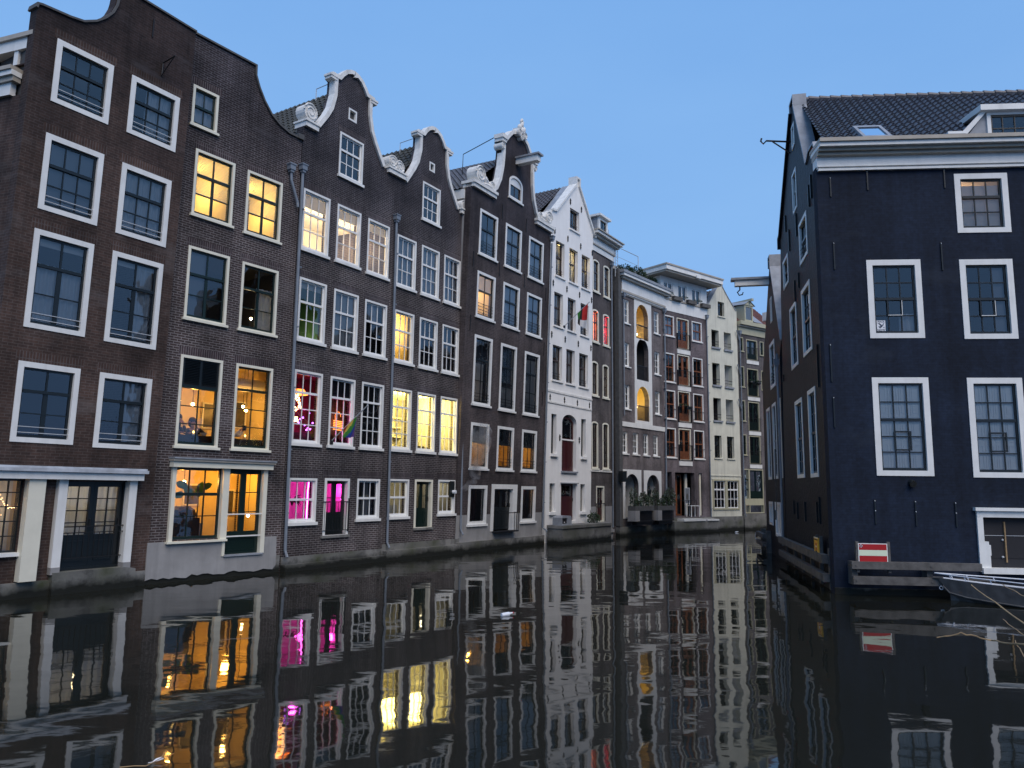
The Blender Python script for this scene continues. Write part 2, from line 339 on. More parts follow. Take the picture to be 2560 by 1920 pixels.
class House:
    def __init__(s, name, ox, oy, head, off, label, lean=0.0, cat='house'):
        h = R(head); s.off = off; s.h = h
        s.e = empty(name, (ox+off*math.cos(h), oy+off*math.sin(h), 0), h, label, cat)
        if lean: s.e.rotation_mode = 'ZYX'; s.e.rotation_euler = (lean, 0, h); s.e.rotation_mode = 'XYZ'; s.e.rotation_euler = (Matrix.Rotation(h, 3, 'Z') @ Matrix.Rotation(lean, 3, 'X')).to_euler()
        s.holes = []; s.lint = []
    def world(s, u, y, z):
        m = Matrix.Translation(s.e.location) @ s.e.rotation_euler.to_matrix().to_4x4(); return m @ Vector((u-s.off, y, z))
    def hole(s, u0, u1, z0, z1, arch=0, seg=10):
        o = s.off; u0 -= o; u1 -= o
        if not arch: s.holes.append([(u0, z0), (u1, z0), (u1, z1), (u0, z1)])
        else:
            c = (u0+u1)/2; a = (u1-u0)/2
            s.holes.append([(u0, z0), (u1, z0)]+[(c+a*math.cos(math.pi*i/seg), z1-arch+arch*math.sin(math.pi*i/seg)) for i in range(seg+1)])
    def wall(s, outline, mats, thick=.3, bands=(), name='facade', y0=0.0):
        o = s.off; b = MB(); b.plate([(p[0]-o, p[1]) for p in outline], s.holes, y0, y0+thick, 0)
        for (u0, u1, z0, z1) in s.lint: b.box(u0-o, u1-o, -.004, .05, z0, z1, 1)
        for (u0, u1, z0, z1, pr, mi) in bands:                     # bands stop at the openings they meet
            bb = [(min(p[0] for p in h), max(p[0] for p in h), min(p[1] for p in h), max(p[1] for p in h)) for h in s.holes]
            bb = [q for q in bb if q[0] < u1-o and q[1] > u0-o and q[2] < z1 and q[3] > z0]
            us = sorted({u0-o, u1-o, *[min(max(x, u0-o), u1-o) for q in bb for x in q[:2]]}); zs = sorted({z0, z1, *[min(max(x, z0), z1) for q in bb for x in q[2:]]})
            for i in range(len(us)-1):
                for j in range(len(zs)-1):
                    cu, cz = (us[i]+us[i+1])/2, (zs[j]+zs[j+1])/2
                    if not any(q[0] < cu < q[1] and q[2] < cz < q[3] for q in bb): b.box(us[i], us[i+1], -pr, .02, zs[j], zs[j+1], mi)
        return b.build(name, mats, s.e)
    def body(s, u0, u1, zt, mat, depth=9, y=.3, name='side_walls'):
        o = s.off; b = MB(); b.box(u0-o, u0-o+.08, y, depth, -.3, zt); b.box(u1-o-.08, u1-o, y, depth, -.3, zt); b.box(u0-o, u1-o, depth, depth+.25, -.3, zt)
        return b.build(name, mat, s.e)
    def room(s, u0, u1, z0, z1, mat='room_dark', depth=3.2, y=.3, floor=None):
        o = s.off; u0 -= o; u1 -= o; b = MB(); y1 = y+depth
        b.quad((u0, y1, z0), (u1, y1, z0), (u1, y1, z1), (u0, y1, z1)); b.quad((u0, y, z0), (u0, y1, z0), (u0, y1, z1), (u0, y, z1))
        b.quad((u1, y, z0), (u1, y1, z0), (u1, y1, z1), (u1, y, z1)); b.quad((u0, y, z1), (u0, y1, z1), (u1, y1, z1), (u1, y, z1))
        b.quad((u0, y, z0), (u0, y1, z0), (u1, y1, z0), (u1, y, z0), 1)
        return b.build('room', [mat, floor or 'furniture'], s.e, recalc=False)
    def lamp(s, u, y, z, col, power, r=.12): return light('lamp_light', s.e, (u-s.off, y, z), col, power, r)
    def tiles(s, A, B, C, mat, tw=.24, th=.30, ru=6, amp=.028, step=.035, name='roof'):
        A, B, C = [Vector((p[0]-s.off, p[1], p[2])) for p in (A, B, C)]
        ax = B-A; ay = C-A; nn = ax.cross(ay).normalized()
        if nn.z < 0: nn = -nn
        nu = max(2, round(ax.length/tw)*ru); nr = max(1, round(ay.length/th)); V = []; F = []
        for r in range(nr):
            for k in (0, 1):
                for i in range(nu+1):
                    ph = (i % ru)/ru; prof = amp*math.sin(ph*6.283)+amp*.5*math.sin(2*ph*6.283)
                    V.append(A+ax*(i/nu)+ay*((r+k)/nr)+nn*(prof+(step if k == 0 else 0)))
        for r in range(2*nr-1):
            for i in range(nu): F.append((r*(nu+1)+i, r*(nu+1)+i+1, (r+1)*(nu+1)+i+1, (r+1)*(nu+1)+i))
        b = MB(); b.add(V, F); return b.build(name, mat, s.e, recalc=False)
    def slab(s, pts, mat, name='roof_back', t=.1):
        b = MB(); P = [Vector((p[0]-s.off, p[1], p[2])) for p in pts]; n = len(P); d = Vector((0, 0, -t))
        b.add(P+[p+d for p in P], [tuple(range(n)), tuple(range(n, 2*n))[::-1]]+[(i, (i+1) % n, n+(i+1) % n, n+i) for i in range(n)])
        return b.build(name, mat, s.e)
    def part(s, name, mats, parent=None): return Part(s, name, mats, parent)

class Part(MB):                                                 # a mesh part in facade coordinates; used with `with`
    def __init__(p, H, name, mats, parent=None): MB.__init__(p); p.H = H; p.name = name; p.mats = mats; p.par = parent
    def __enter__(p): return p
    def __exit__(p, *a):
        o = p.H.off; p.v = [(x[0]-o, x[1], x[2]) for x in p.v]
        p.obj = p.build(p.name, p.mats, p.par or p.H.e, smooth=getattr(p, 'smooth', False))

STY = dict(
    A3=dict(cw=.13, cas='white', sash='sashblack', cols=3, top=.37, lrows=2),
    A2=dict(cw=.125, cas='white', sash='sashblack', cols=2, top=.33, lrows=2, mull=.1),
    G=dict(cw=.075, cas='cream', sash='sashgreen', cols=2, top=.36, lrows=2, mull=.08, sill=.05),
    B=dict(cw=.07, cas='white', sash='white_sash', cols=3, top=.37, lrows=2, sill=.07),
    B3=dict(cw=.07, cas='white', sash='white_sash', cols=3, top=.28, lrows=3, sill=.07),
    B0=dict(cw=.07, cas='white', sash='white_sash', cols=3, top=.48, lrows=1, sill=.07),
    D=dict(cw=.11, cas='white', sash='sashblack', cols=2, top=.40, lrows=1, sill=.06, rail='iron'),
    D2=dict(cw=.12, cas='white', sash='sashblack', cols=2, top=.33, lrows=2, sill=.06, rail='iron'),
    D0=dict(cw=.12, cas='white', sash='sashblack', cols=2, top=.40, lrows=1, sill=.06),
    Wt=dict(cw=.03, cas='white_stucco', sash='sashbrown', cols=2, top=.42, lrows=1, set=.12, sill=.06),
    S=dict(cw=.09, cas='cream', sash='sashbrown', cols=2, top=.38, lrows=2, sill=.07),
    N8=dict(cw=.07, cas='white', sash='white_sash', cols=2, top=.0, lrows=3, set=.05, sill=.05),
    T=dict(cw=.07, cas='white', sash='timber', cols=2, top=.48, lrows=1, sill=.05),
    K=dict(cw=.05, cas='cream2', sash='sashgreen', cols=1, top=.5, lrows=1, sill=.04),
    R3=dict(cw=.15, cas='white', sash='sashblack', cols=3, top=.5, trows=2, lrows=2),
)
def win(H, u0, u1, z0, z1, sty, cur=(), lint=True, vis=True, name='window', **kw):
    p = dict(cw=.1, cas='white', sash='white_sash', cols=3, top=.4, trows=1, lrows=2, mull=0, sill=0, set=0, rail=None, arch=0); p.update(STY[sty]); p.update(kw)
    cw = p['cw']; y = p['set']; o = H.off
    H.hole(u0+.015, u1-.015, z0+.015, z1-.015, arch=p['arch'])
    if lint: H.lint.append((u0-.07, u1+.07, z1, z1+.23))
    w = MB(); a, b = u0-o, u1-o; pr = .02 if y == 0 else -y
    if p['arch']:
        ar = p['arch']; c = (a+b)/2; hw = (b-a)/2; n = 10
        arc = lambda k, q: [(c+(hw-k)*math.cos(math.pi*i/n), z1-ar+(ar-k*.8)*math.sin(math.pi*i/n)+q) for i in range(n+1)]
        w.plate([(a, z0), (b, z0)]+arc(0, 0), [[(a+cw, z0+cw), (b-cw, z0+cw)]+arc(cw, -.02)], -pr, y+.13)
    else: w.ring(a, b, z0, z1, cw, -pr, y+.13, wb=cw*.9, wt=cw)
    if p['sill']: w.box(a-.05, b+.05, -.075, y+.02, z0-p['sill'], z0+.02)
    wo = w.build(name, p['cas'], H.e)
    a += cw; b -= cw; c0 = z0+cw*.9; c1 = z1-cw; sw = .05; yb0, yb1 = y+.05, y+.10
    m = MB(); m.ring(a-.01, b+.01, c0-.01, c1+.01, sw+.01, yb0, yb1, wb=sw+.03)
    ia, ib, iz0, iz1 = a+sw, b-sw, c0+sw+.02, c1-sw; zt = iz1-(iz1-iz0)*p['top']
    if p['top'] > 0:
        m.box(ia, ib, yb0-.025, yb1-.004, zt-.035, zt+.035)
        for k in range(1, p['trows']): zz = zt+.03+(iz1-zt-.03)*k/p['trows']; m.box(ia, ib, yb0+.006, yb1-.006, zz-.014, zz+.014)
    for k in range(1, p['lrows']): zz = iz0+(zt-.03-iz0)*k/p['lrows']; m.box(ia, ib, yb0+.006, yb1-.006, zz-.014, zz+.014)
    for k in range(1, p['cols']):
        uu = ia+(ib-ia)*k/p['cols']; hwid = p['mull']/2 if (p['mull'] and p['cols'] == 2) else .014
        m.box(uu-hwid, uu+hwid, yb0+.010, yb1-.010, iz0, zt if p['top'] > 0 else iz1)
        if p['top'] > 0: m.box(uu-(.022 if p['mull'] else .014), uu+(.022 if p['mull'] else .014), yb0+.010, yb1-.010, zt, iz1)
    m.build('sash', p['sash'], wo)
    g = MB(); g.quad((a, y+.075, c0), (b, y+.075, c0), (b, y+.075, c1), (a, y+.075, c1)); g.build('pane', 'glass', wo, recalc=False)
    if p['rail']:
        r = MB(); n = p.get('nrail', 4)
        for k in range(n): zz = c0+.10+.13*k; r.box(a-.01, b+.01, y-.005, y+.012, zz, zz+.016)
        r.build('guard_rail', p['rail'], wo)
    for q in cur:                                              # (kind, u from, u to, z from, z to) in fractions of the opening
        k, f0, f1, g0, g1 = q; q0, q1 = a+(b-a)*f0, a+(b-a)*f1; w0, w1 = c0+(c1-c0)*g0, c0+(c1-c0)*g1; cm = MB()
        if k in ('curtain',): drape(cm, q0, q1, w0, w1, y+.17, ph=u0*7); cm.build('curtain', 'curtain', wo, smooth=True)
        elif k == 'venetian':
            zz = w0
            while zz < w1: cm.add([(q0, y+.17, zz), (q1, y+.17, zz), (q1, y+.19, zz+.034), (q0, y+.19, zz+.034)], [(0, 1, 2, 3)]); zz += .042
            cm.build('venetian_blind', 'blind', wo, recalc=False)
        elif k == 'shutter':
            n = 4
            for i in range(n):
                s0 = q0+(q1-q0)*i/n; s1 = q0+(q1-q0)*(i+1)/n
                cm.box(s0+.004, s1-.004, y+.135, y+.16, w0, w1)
                for (t0, t1) in ((.04, .30), (.34, .62), (.66, .96)): cm.ring(s0+.05, s1-.05, w0+(w1-w0)*t0, w0+(w1-w0)*t1, .02, y+.122, y+.14)
            cm.build('inner_shutter', 'shutter', wo)
        else: cm.box(q0, q1, y+.15, y+.16, w0, w1); cm.build('blind', k, wo)
    return wo
def volute(mb, u, z, r, y0, y1, d=1, turns=2.1, mi=0, start=0.0):
    mb.disc(u, z, r*.96, y0+.03, y1, mi, 18); pts = []
    for i in range(int(turns*14)+1):
        t = i/14*2*math.pi; rr = r*(1-.42*i/14/turns*1.9) if turns else r
        rr = r*(1-.85*(i/(turns*14))); pts.append((u+d*rr*math.cos(t+start), y0+.02, z+rr*math.sin(t+start)))
    mb.tube(pts, [max(.015, r*.11*(1-.5*i/len(pts))) for i in range(len(pts))], 5, mi)
def mirror(pts, c): return pts+[(2*c-u, z) for (u, z) in reversed(pts)]
def pipe(H, pts, r=.05, hopper=None, name='drainpipe', parent=None):
    with H.part(name, ['zinc'], parent) as p:
        r *= .85; p.tube(pts, r, 8)
        z0, z1 = pts[-1][2], pts[0][2]; z = max(z0, z1)-1.2; u, y = pts[0][0], pts[0][1]
        while z > min(z0, z1)+.6: p.tube([(pts[-1][0], y, z), (pts[-1][0], y, z+.04)], r*1.25, 8); z -= 1.9
        if hopper: u, y, z = hopper; p.box(u-.10, u+.10, y-.09, y+.09, z+.08, z+.24); p.box(u-.065, u+.065, y-.065, y+.065, z, z+.08); p.box(u-.125, u+.125, y-.11, y+.10, z+.24, z+.28)
# ---------------------------------------------------------------- the canal
wb = MB(); wb.quad((-120, -80, 0), (160, -80, 0), (160, 220, 0), (-120, 220, 0))
def water_mat():
    m = bpy.data.materials.new('canal_water'); t, b = nodes(m)
    setp(b, (.012, .013, .010), .03, .5); b.inputs['IOR'].default_value = 1.33
    tc = N(t, 'ShaderNodeTexCoord')
    def layer(scale, detail, sx, sy, amt, rot=0.4):
        mp = N(t, 'ShaderNodeMapping'); mp.inputs['Scale'].default_value = (sx, sy, 1); mp.inputs['Rotation'].default_value = (0, 0, rot)
        t.links.new(tc.outputs['Object'], mp.inputs[0]); n = noise(t, scale, detail, mp.outputs[0], .5)
        a = N(t, 'ShaderNodeMath', operation='MULTIPLY'); t.links.new(n.outputs[0], a.inputs[0]); a.inputs[1].default_value = amt; return a.outputs[0], n
    a, n1 = layer(.55, 1, 1, 1.5, 1.0); c, _ = layer(1.9, 1, 1, 1.5, .17, -.3); d, _ = layer(6, 2, 1, 1.3, .03, .5)
    s1 = N(t, 'ShaderNodeMath', operation='ADD'); t.links.new(a, s1.inputs[0]); t.links.new(c, s1.inputs[1])
    s2 = N(t, 'ShaderNodeMath', operation='ADD'); t.links.new(s1.outputs[0], s2.inputs[0]); t.links.new(d, s2.inputs[1])
    bp = N(t, 'ShaderNodeBump'); bp.inputs['Strength'].default_value = 1.0; bp.inputs['Distance'].default_value = .0115
    t.links.new(s2.outputs[0], bp.inputs['Height']); t.links.new(bp.outputs[0], b.inputs['Normal'])
    return m
M['water'] = water_mat()
wo = wb.build('water', 'water', recalc=False); tag(wo, kind='structure')
gb = MB(); gb.quad((-160, -120, -.6), (200, -120, -.6), (200, 260, -.6), (-160, 260, -.6))
tag(gb.build('canal_bed', 'soil', recalc=False), kind='structure')

# ================================================================ leftmost house: brown brick, wide white frames
H1 = House('canal_house', -11.088, 16.656, 58.3, -.45, 'tall brown brick gabled house with wide white window frames, nearest on the left', lean=.025)
CU = 'curtain'
win(H1, .05, 1.42, 11.33, 12.88, 'A3', [], nm=1) if 0 else win(H1, .05, 1.42, 11.33, 12.88, 'A3', rail='rail', nrail=2)
win(H1, 1.90, 3.27, 11.35, 12.89, 'A3', [(CU, .36, 1, 0, 1)], rail='rail', nrail=2)
win(H1, .04, 1.41, 8.73, 10.55, 'A3', [('greyblind', 0, 1, 0, 1)], rail='rail', nrail=2)
win(H1, 1.88, 3.25, 8.71, 10.54, 'A3', [(CU, 0, 1, 0, 1)], rail='rail', nrail=2)
win(H1, .03, 1.40, 5.98, 8.26, 'A2', [(CU, 0, 1, 0, .70), ('blind', 0, 1, .90, 1)], rail='rail', nrail=2)
win(H1, 1.87, 3.24, 5.97, 8.25, 'A2', [(CU, .55, 1, 0, 1), ('blind', 0, 1, .92, 1)], rail='rail', nrail=2)
win(H1, .02, 1.39, 3.41, 5.21, 'A2', rail='rail', nrail=2)
win(H1, 1.86, 3.23, 3.38, 5.20, 'A2', [(CU, .52, 1, 0, 1)], rail='rail', nrail=2)
# ground floor openings
H1.hole(-.40, .42, .98, 2.60); H1.hole(1.28, 2.90, .50, 2.56)
H1.room(-.40, 3.5, 11.1, 12.85); H1.room(-.44, 3.5, 8.5, 10.8); H1.room(-.44, 3.5, 5.8, 8.4)
H1.room(-.44, 3.5, 3.2, 5.4, 'room_black'); H1.room(-.44, 1.2, .4, 2.8, 'room_warm', 1.6); H1.room(1.2, 3.5, .4, 2.8, 'room_dark', 2.2)
H1.lamp(.0, 1.2, 1.9, (1, .72, .32), 14); H1.lamp(1.6, 1.0, 2.3, (1, .75, .4), 16); H1.lamp(2.5, 1.0, 2.3, (1, .75, .4), 10)
H1.wall([(-.45, -.4), (3.56, -.4), (3.56, 14.97), (1.95, 14.99), (1.6, 15.08), (1.42, 15.04), (1.33, 14.85), (1.31, 14.58), (1.28, 14.42), (1.20, 14.20), (1.05, 13.97), (.83, 13.75), (.56, 13.58), (.28, 13.52), (-.08, 13.48), (-.36, 13.46), (-.45, 13.42)], ['h1brick', 'h1sold', 'concrete', 'grey_stucco'],
        bands=[(-.45, 1.22, -.4, .34, .05, 2), (3.1, 3.56, -.4, .36, .04, 2)])
with H1.part('coping', ['soil']) as p: p.strip([(-.50, 13.36), (-.48, 13.48), (-.36, 13.51), (.28, 13.57), (.58, 13.63), (.86, 13.80), (1.08, 14.02), (1.23, 14.24), (1.31, 14.46), (1.33, 14.62), (1.35, 14.88), (1.43, 15.08), (1.6, 15.12), (1.95, 15.04), (3.57, 15.01)], .05, -.05, .34)
with H1.part('side_walls', ['h1brick', 'h1sold']) as p:
    q = lambda t, y=0: (-.45-.19*t+y*.98, .3+t, 0)
    for (z0, z1) in ((-.4, 11.32), (12.06, 12.09)): p.add([(-.45, .3, z0), (-1.6, 6.3, z0), (-1.3, 6.36, z0), (-.2, .3, z0), (-.45, .3, z1), (-1.6, 6.3, z1), (-1.3, 6.36, z1), (-.2, .3, z1)], [(0, 1, 5, 4), (2, 3, 7, 6), (4, 5, 6, 7), (1, 2, 6, 5)])
    p.box(3.26, 3.55, .3, 8, -.4, 12.9); p.box(-1.4, 3.5, 8, 8.3, -.4, 12.9)
def sidebox(p, t0, t1, o0, o1, z0, z1, mi=0):                    # box along the slanted side wall: t along it, o outwards
    d = Vector((-.187, .982, 0)); n = Vector((-.982, -.187, 0)); b0 = Vector((-.45, .3, 0))
    P = [b0+d*t+n*o for t, o in ((t0, o0), (t1, o0), (t1, o1), (t0, o1))]
    p.add([(v.x, v.y, z) for z in (z0, z1) for v in P], [(0, 3, 2, 1), (4, 5, 6, 7), (0, 1, 5, 4), (1, 2, 6, 5), (2, 3, 7, 6), (3, 0, 4, 7)], mi)
with H1.part('side_cornice', ['white', 'soffit']) as p:
    sidebox(p, .25, 6, -.05, .08, 11.32, 11.62); sidebox(p, .12, 6, -.05, .14, 11.62, 11.74, 1); sidebox(p, .1, 6, -.05, .20, 11.74, 11.86); sidebox(p, .1, 6, -.3, .24, 11.86, 11.95, 1)
    sidebox(p, -.27, 6, -.30, -.02, 12.48, 12.75); sidebox(p, -.27, 6, -.30, .04, 12.75, 12.86, 1)
    for t in (-.2, .9, 2.1, 3.3): sidebox(p, t+.52, t+.66, -.30, -.05, 11.95, 12.48)
    sidebox(p, -.2, 6, -.30, -.2, 11.95, 12.0)
for t in (-.2, .70+.0, 1.9):
    with H1.part('dormer_window', ['sashblack', 'glass']) as p:
        t0 = t+.02 if t > 0 else t; 
        sidebox(p, t0+.9-.7, t0+.92, -.33, -.31, 12.0, 12.48, 1); sidebox(p, t0+.56-.02, t0+.56+.02, -.31, -.27, 12.0, 12.48)
with H1.part('side_attic', ['room_dark']) as p: sidebox(p, -.2, 6, -1.5, -.5, 11.9, 12.8)
with H1.part('lead_canopy', ['lead_pale']) as p: p.box(-1.2, 3.17, -.34, -.001, 2.78, 2.86); p.box(-1.2, 3.15, -.30, -.001, 2.86, 2.90)
with H1.part('fascia', ['white']) as p: p.box(-1.2, 3.10, -.27, -.002, 2.61, 2.779)
with H1.part('post', ['cream']) as p: p.box(.44, .80, -.20, -.002, .37, 2.609)
for u in (1.12, 2.82):
    with H1.part('door_post', ['white', 'grey_stucco']) as p: p.box(u, u+.20, -.14, .12, .62, 2.609); p.box(u, u+.20, -.15, .12, .46, .62, 1)
def leaf_door(H, name, a, b, z0, z1, y, mat, panel=.38, cols=2, rows=4, cur=True, handle=True):
    with H.part(name, [mat]) as p:
        zp = z0+(z1-z0)*panel; h = [[(a+.09, zp), (b-.09, zp), (b-.09, z1-.1), (a+.09, z1-.1)]]
        p.plate([(a, z0), (b, z0), (b, z1), (a, z1)], h, y, y+.05)
        for k in range(1, cols): u = a+.09+(b-a-.18)*k/cols; p.box(u-.012, u+.012, y+.01, y+.04, zp, z1-.1)
        for k in range(1, rows): z = zp+(z1-.1-zp)*k/rows; p.box(a+.09, b-.09, y+.012, y+.038, z-.012, z+.012)
        p.ring(a+.12, b-.12, z0+.14, zp-.14, .035, y-.012, y+.002)
    d = p.obj; o = H.off
    g = MB(); g.quad((a+.09-o, y+.025, zp), (b-.09-o, y+.025, zp), (b-.09-o, y+.025, z1-.1), (a+.09-o, y+.025, z1-.1)); g.build('pane', 'glass', d, recalc=False)
    if cur: c = MB(); drape(c, a+.05-o, b-.05-o, zp-.1, z1-.05, y+.16, amp=.025); c.build('curtain', 'curtain', d, smooth=True)
    if handle: c = MB(); c.box(b-.06-o, b-.03-o, y-.04, y, z0+.95, z0+1.12); c.build('handle', 'iron', d)
    return d
with H1.part('door_lining', ['sashblack']) as p: p.ring(1.30, 2.86, .50, 2.61, .07, .06, .20)
leaf_door(H1, 'door', 1.37, 2.08, .56, 2.54, .11, 'sashblack'); leaf_door(H1, 'door', 2.085, 2.79, .56, 2.54, .11, 'sashblack')
with H1.part('door_railing', ['iron']) as p:
    p.box(1.32, 2.90, -.03, -.01, 1.50, 1.525); p.box(1.32, 2.90, -.03, -.01, .78, .80); p.box(1.32, 2.90, -.03, -.01, 1.36, 1.38)
    for k in range(13): u = 1.36+k*.125; p.box(u, u+.012, -.026, -.014, .80, 1.50 if k % 3 == 0 else 1.36)
with H1.part('window', ['sashblack', 'white']) as p:
    p.ring(-.42, .44, .98, 2.61, .06, .06, .12); p.box(-.6, .44, -.10, .1, .92, 1.0, 1)
    for u in (-.13, .15): p.box(u-.012, u+.012, .07, .11, 1.0, 2.6)
    for z in (1.35, 1.67, 1.99, 2.3): p.box(-.4, .42, .072, .108, z-.012, z+.012)
wn = p.obj; o = H1.off
g = MB(); g.quad((-.42-o, .09, 1.0), (.44-o, .09, 1.0), (.44-o, .09, 2.6), (-.42-o, .09, 2.6)); g.build('pane', 'glass', wn, recalc=False)
g = MB(); drape(g, -.4-o, .46-o, .9, 2.65, .55, .03, .2); g.build('curtain', 'curtain', wn, smooth=True)
g = MB()
for i in range(34): t = i/33; g.ball((-.38-o+.8*t, .30, 2.28-.10*math.sin(t*9)-.25*t+random.uniform(-.04, .04)), .011, nu=6, nv=4)
for i in range(16): t = i/15; g.ball((-.38-o+.55*t, .30, 1.85+.05*math.sin(t*11)), .008, nu=6, nv=4)
g.build('fairy_lights', 'fairy', wn)
with H1.part('doorstep', ['concrete', 'grey_stucco']) as p:
    p.plate([(1.16, .505), (1.2, -.3), (3.22, -.3), (3.16, .455), (2.9, .505)], [], -.16, .1)
with H1.part('hoist_bracket', ['iron']) as p:
    p.tube([(2.68, -.02, 13.25), (2.68, -.03, 13.62)], .018); p.tube([(2.68, -.03, 13.60), (2.68, -.55, 13.66)], .018); p.tube([(2.68, -.03, 13.27), (2.68, -.5, 13.64)], .015)
with H1.part('wall_anchor', ['iron']) as p: p.box(2.31, 2.335, -.03, 0, 14.15, 14.65)
for (u, z) in ((.62, 11.0), (2.5, 8.45)): pass
# beam and sheer behind the attic window
with H1.part('attic_beam', ['white']) as p: p.tube([(.1, .8, 11.45), (1.35, 1.0, 12.55)], .10, 4)
# ================================================================ second house: cafe
H2 = House('canal_house', -9.241, 19.645, 54.2, 0, 'dark purple brick house with green sashes above a lit restaurant with a cream shopfront')
win(H2, .33, 1.13, 12.49, 13.67, 'G', [(CU, 0, 1, 0, 1)], top=.5, lrows=1, mull=0)
win(H2, .54, 1.80, 9.93, 11.85, 'G', [('venetian', 0, 1, .34, 1)])
win(H2, 2.22, 3.48, 9.90, 11.83, 'G', [('venetian', 0, 1, .34, 1)])
win(H2, .54, 1.82, 7.00, 9.04, 'G', [('greyblind', 0, .55, .0, 1)])
win(H2, 2.24, 3.51, 7.00, 9.02, 'G', [(CU, .5, 1, 0, .7)])
ww = win(H2, .55, 1.82, 3.53, 6.00, 'G', mull=0, top=.33, lrows=3)
win(H2, 2.25, 3.51, 3.54, 6.00, 'G', mull=0, top=.28, lrows=3)
g = MB(); g.box(.63, 1.74, .03, .06, 5.12, 5.9)
for k in range(15): z = 5.22+k*.045; g.add([(.70, .025, z), (1.15, .025, z), (1.15, -.005, z+.03), (.70, -.005, z+.03)], [(0, 1, 2, 3)]); g.add([(1.22, .025, z), (1.68, .025, z), (1.68, -.005, z+.03), (1.22, -.005, z+.03)], [(0, 1, 2, 3)])
g.build('vent_louvre', 'sashblack', ww, recalc=False)
H2.hole(.58, 3.46, .62, 2.96) if 0 else None
H2.hole(.60, 2.14, 1.08, 2.96); H2.hole(2.16, 3.40, .60, 2.96)
H2.room(.1, 1.5, 12.3, 13.75, depth=2); H2.room(.1, 1.98, 9.7, 12.0, 'room_warm'); H2.room(2.0, 4.0, 9.7, 12.0, 'room_warm'); H2.room(.1, 4.0, 6.8, 9.2)
H2.room(.1, 4.02, 3.4, 6.1, 'room_warm', 1.6); H2.room(.1, 4.02, .5, 3.1, 'room_warm', 1.9)
YEL = (1, .70, .22); AMB = (1, .47, .075)
H2.lamp(1.3, 1.6, 11.5, YEL, 95, .25); H2.lamp(3.3, 1.6, 11.5, YEL, 95, .25)
H2.lamp(1.6, 1.0, 4.80, AMB, 66, .06); H2.lamp(3.3, 1.0, 4.78, AMB, 52, .06); H2.lamp(3.3, 1.2, 7.7, (1, .75, .4), 6)
H2.lamp(1.45, 1.0, 2.62, AMB, 70, .08); H2.lamp(3.3, 1.2, 2.7, AMB, 45, .1)
H2.wall([(0, -.4), (4.12, -.4), (4.12, 13.50), (3.60, 13.52), (3.22, 13.64), (2.90, 13.85), (2.62, 14.17), (2.41, 14.52), (2.27, 14.85), (2.26, 15.15), (0, 15.15)], ['h2brick', 'h2sold', 'concrete'], bands=[(.0, 4.1, -.4, .5, .02, 2)])
with H2.part('plinth', ['grey_stucco']) as p:
    jag = [(4.0-.16*i, .13+.02*math.sin(i*.9)+random.uniform(-.05, .03)) for i in range(1, 25)]
    p.plate([(0.0, .10), (0, 1.04), (2.17, 1.04), (2.17, .575), (3.42, .575), (3.42, 1.05), (3.93, 1.05), (3.95, .22)]+jag, [], -.05, .0)
with H2.part('coping', ['soil']) as p: p.strip([(-.02, 15.20), (2.30, 15.20), (2.31, 14.87), (2.45, 14.54), (2.66, 14.20), (2.93, 13.89), (3.24, 13.69), (3.61, 13.57), (4.12, 13.56)], .055, -.06, .36); p.box(3.92, 4.14, -.09, .3, 13.50, 13.66)
H2.body(0, 4.12, 13.4, 'h2brick'); H2.slab([(0, .3, 13.4), (4.1, .3, 13.4), (4.1, 9, 13.4), (0, 9, 13.4)], 'lead')
with H2.part('shopfront_cornice', ['cream', 'soffit', 'lead']) as p: p.box(.46, 3.58, -.20, -.002, 2.98, 3.14); p.box(.43, 3.62, -.26, -.002, 3.14, 3.20, 1); p.box(.42, 3.63, -.29, -.002, 3.20, 3.235, 2)
with H2.part('shopfront_frame', ['cream']) as p:
    p.box(.52, .63, -.09, .12, 1.04, 2.979); p.box(2.02, 2.22, -.09, .12, 1.04, 2.979); p.box(3.34, 3.48, -.09, .12, .60, 2.979); p.box(2.12, 2.20, -.08, .12, .58, 1.04); p.box(.46, 2.22, -.15, .12, .99, 1.045)
def pane(par, u0, u1, z0, z1, y, H): 
    g = MB(); o = H.off; g.quad((u0-o, y, z0), (u1-o, y, z0), (u1-o, y, z1), (u0-o, y, z1)); return g.build('pane', 'glass', par, recalc=False)
with H2.part('shop_window', ['sashgreen']) as p:
    p.ring(.62, 2.03, 1.06, 2.97, .06, .04, .10, wb=.10); p.box(.66, 2.0, .02, .095, 2.23, 2.31)
    for u in (1.09, 1.55): p.box(u-.014, u+.014, .05, .09, 1.1, 2.95)
    p.box(.66, 2.0, .052, .088, 1.67, 1.695)
pane(p.obj, .65, 2.0, 1.1, 2.95, .07, H2)
with H2.part('shop_door', ['sashgreen']) as p:
    p.plate([(2.21, .60), (3.34, .60), (3.34, 2.96), (2.21, 2.96)], [[(2.29, 1.24), (2.66, 1.24), (2.66, 2.84), (2.29, 2.84)], [(2.85, 1.24), (3.26, 1.24), (3.26, 2.84), (2.85, 2.84)]], .04, .09)
    for z in (1.77, 2.32): p.box(2.29, 2.66, .05, .08, z-.013, z+.013); p.box(2.85, 3.26, .05, .08, z-.013, z+.013)
    p.ring(2.31, 3.24, .70, 1.06, .03, .03, .042)
pane(p.obj, 2.26, 3.3, 1.22, 2.86, .065, H2)
for z in (1.70, 1.09):
    with H2.part('door_rail', ['white']) as p: p.box(2.19, 3.42, -.075, -.055, z, z+.035)
with H2.part('threshold', ['lead']) as p: p.box(2.18, 3.44, -.10, .05, .56, .61)
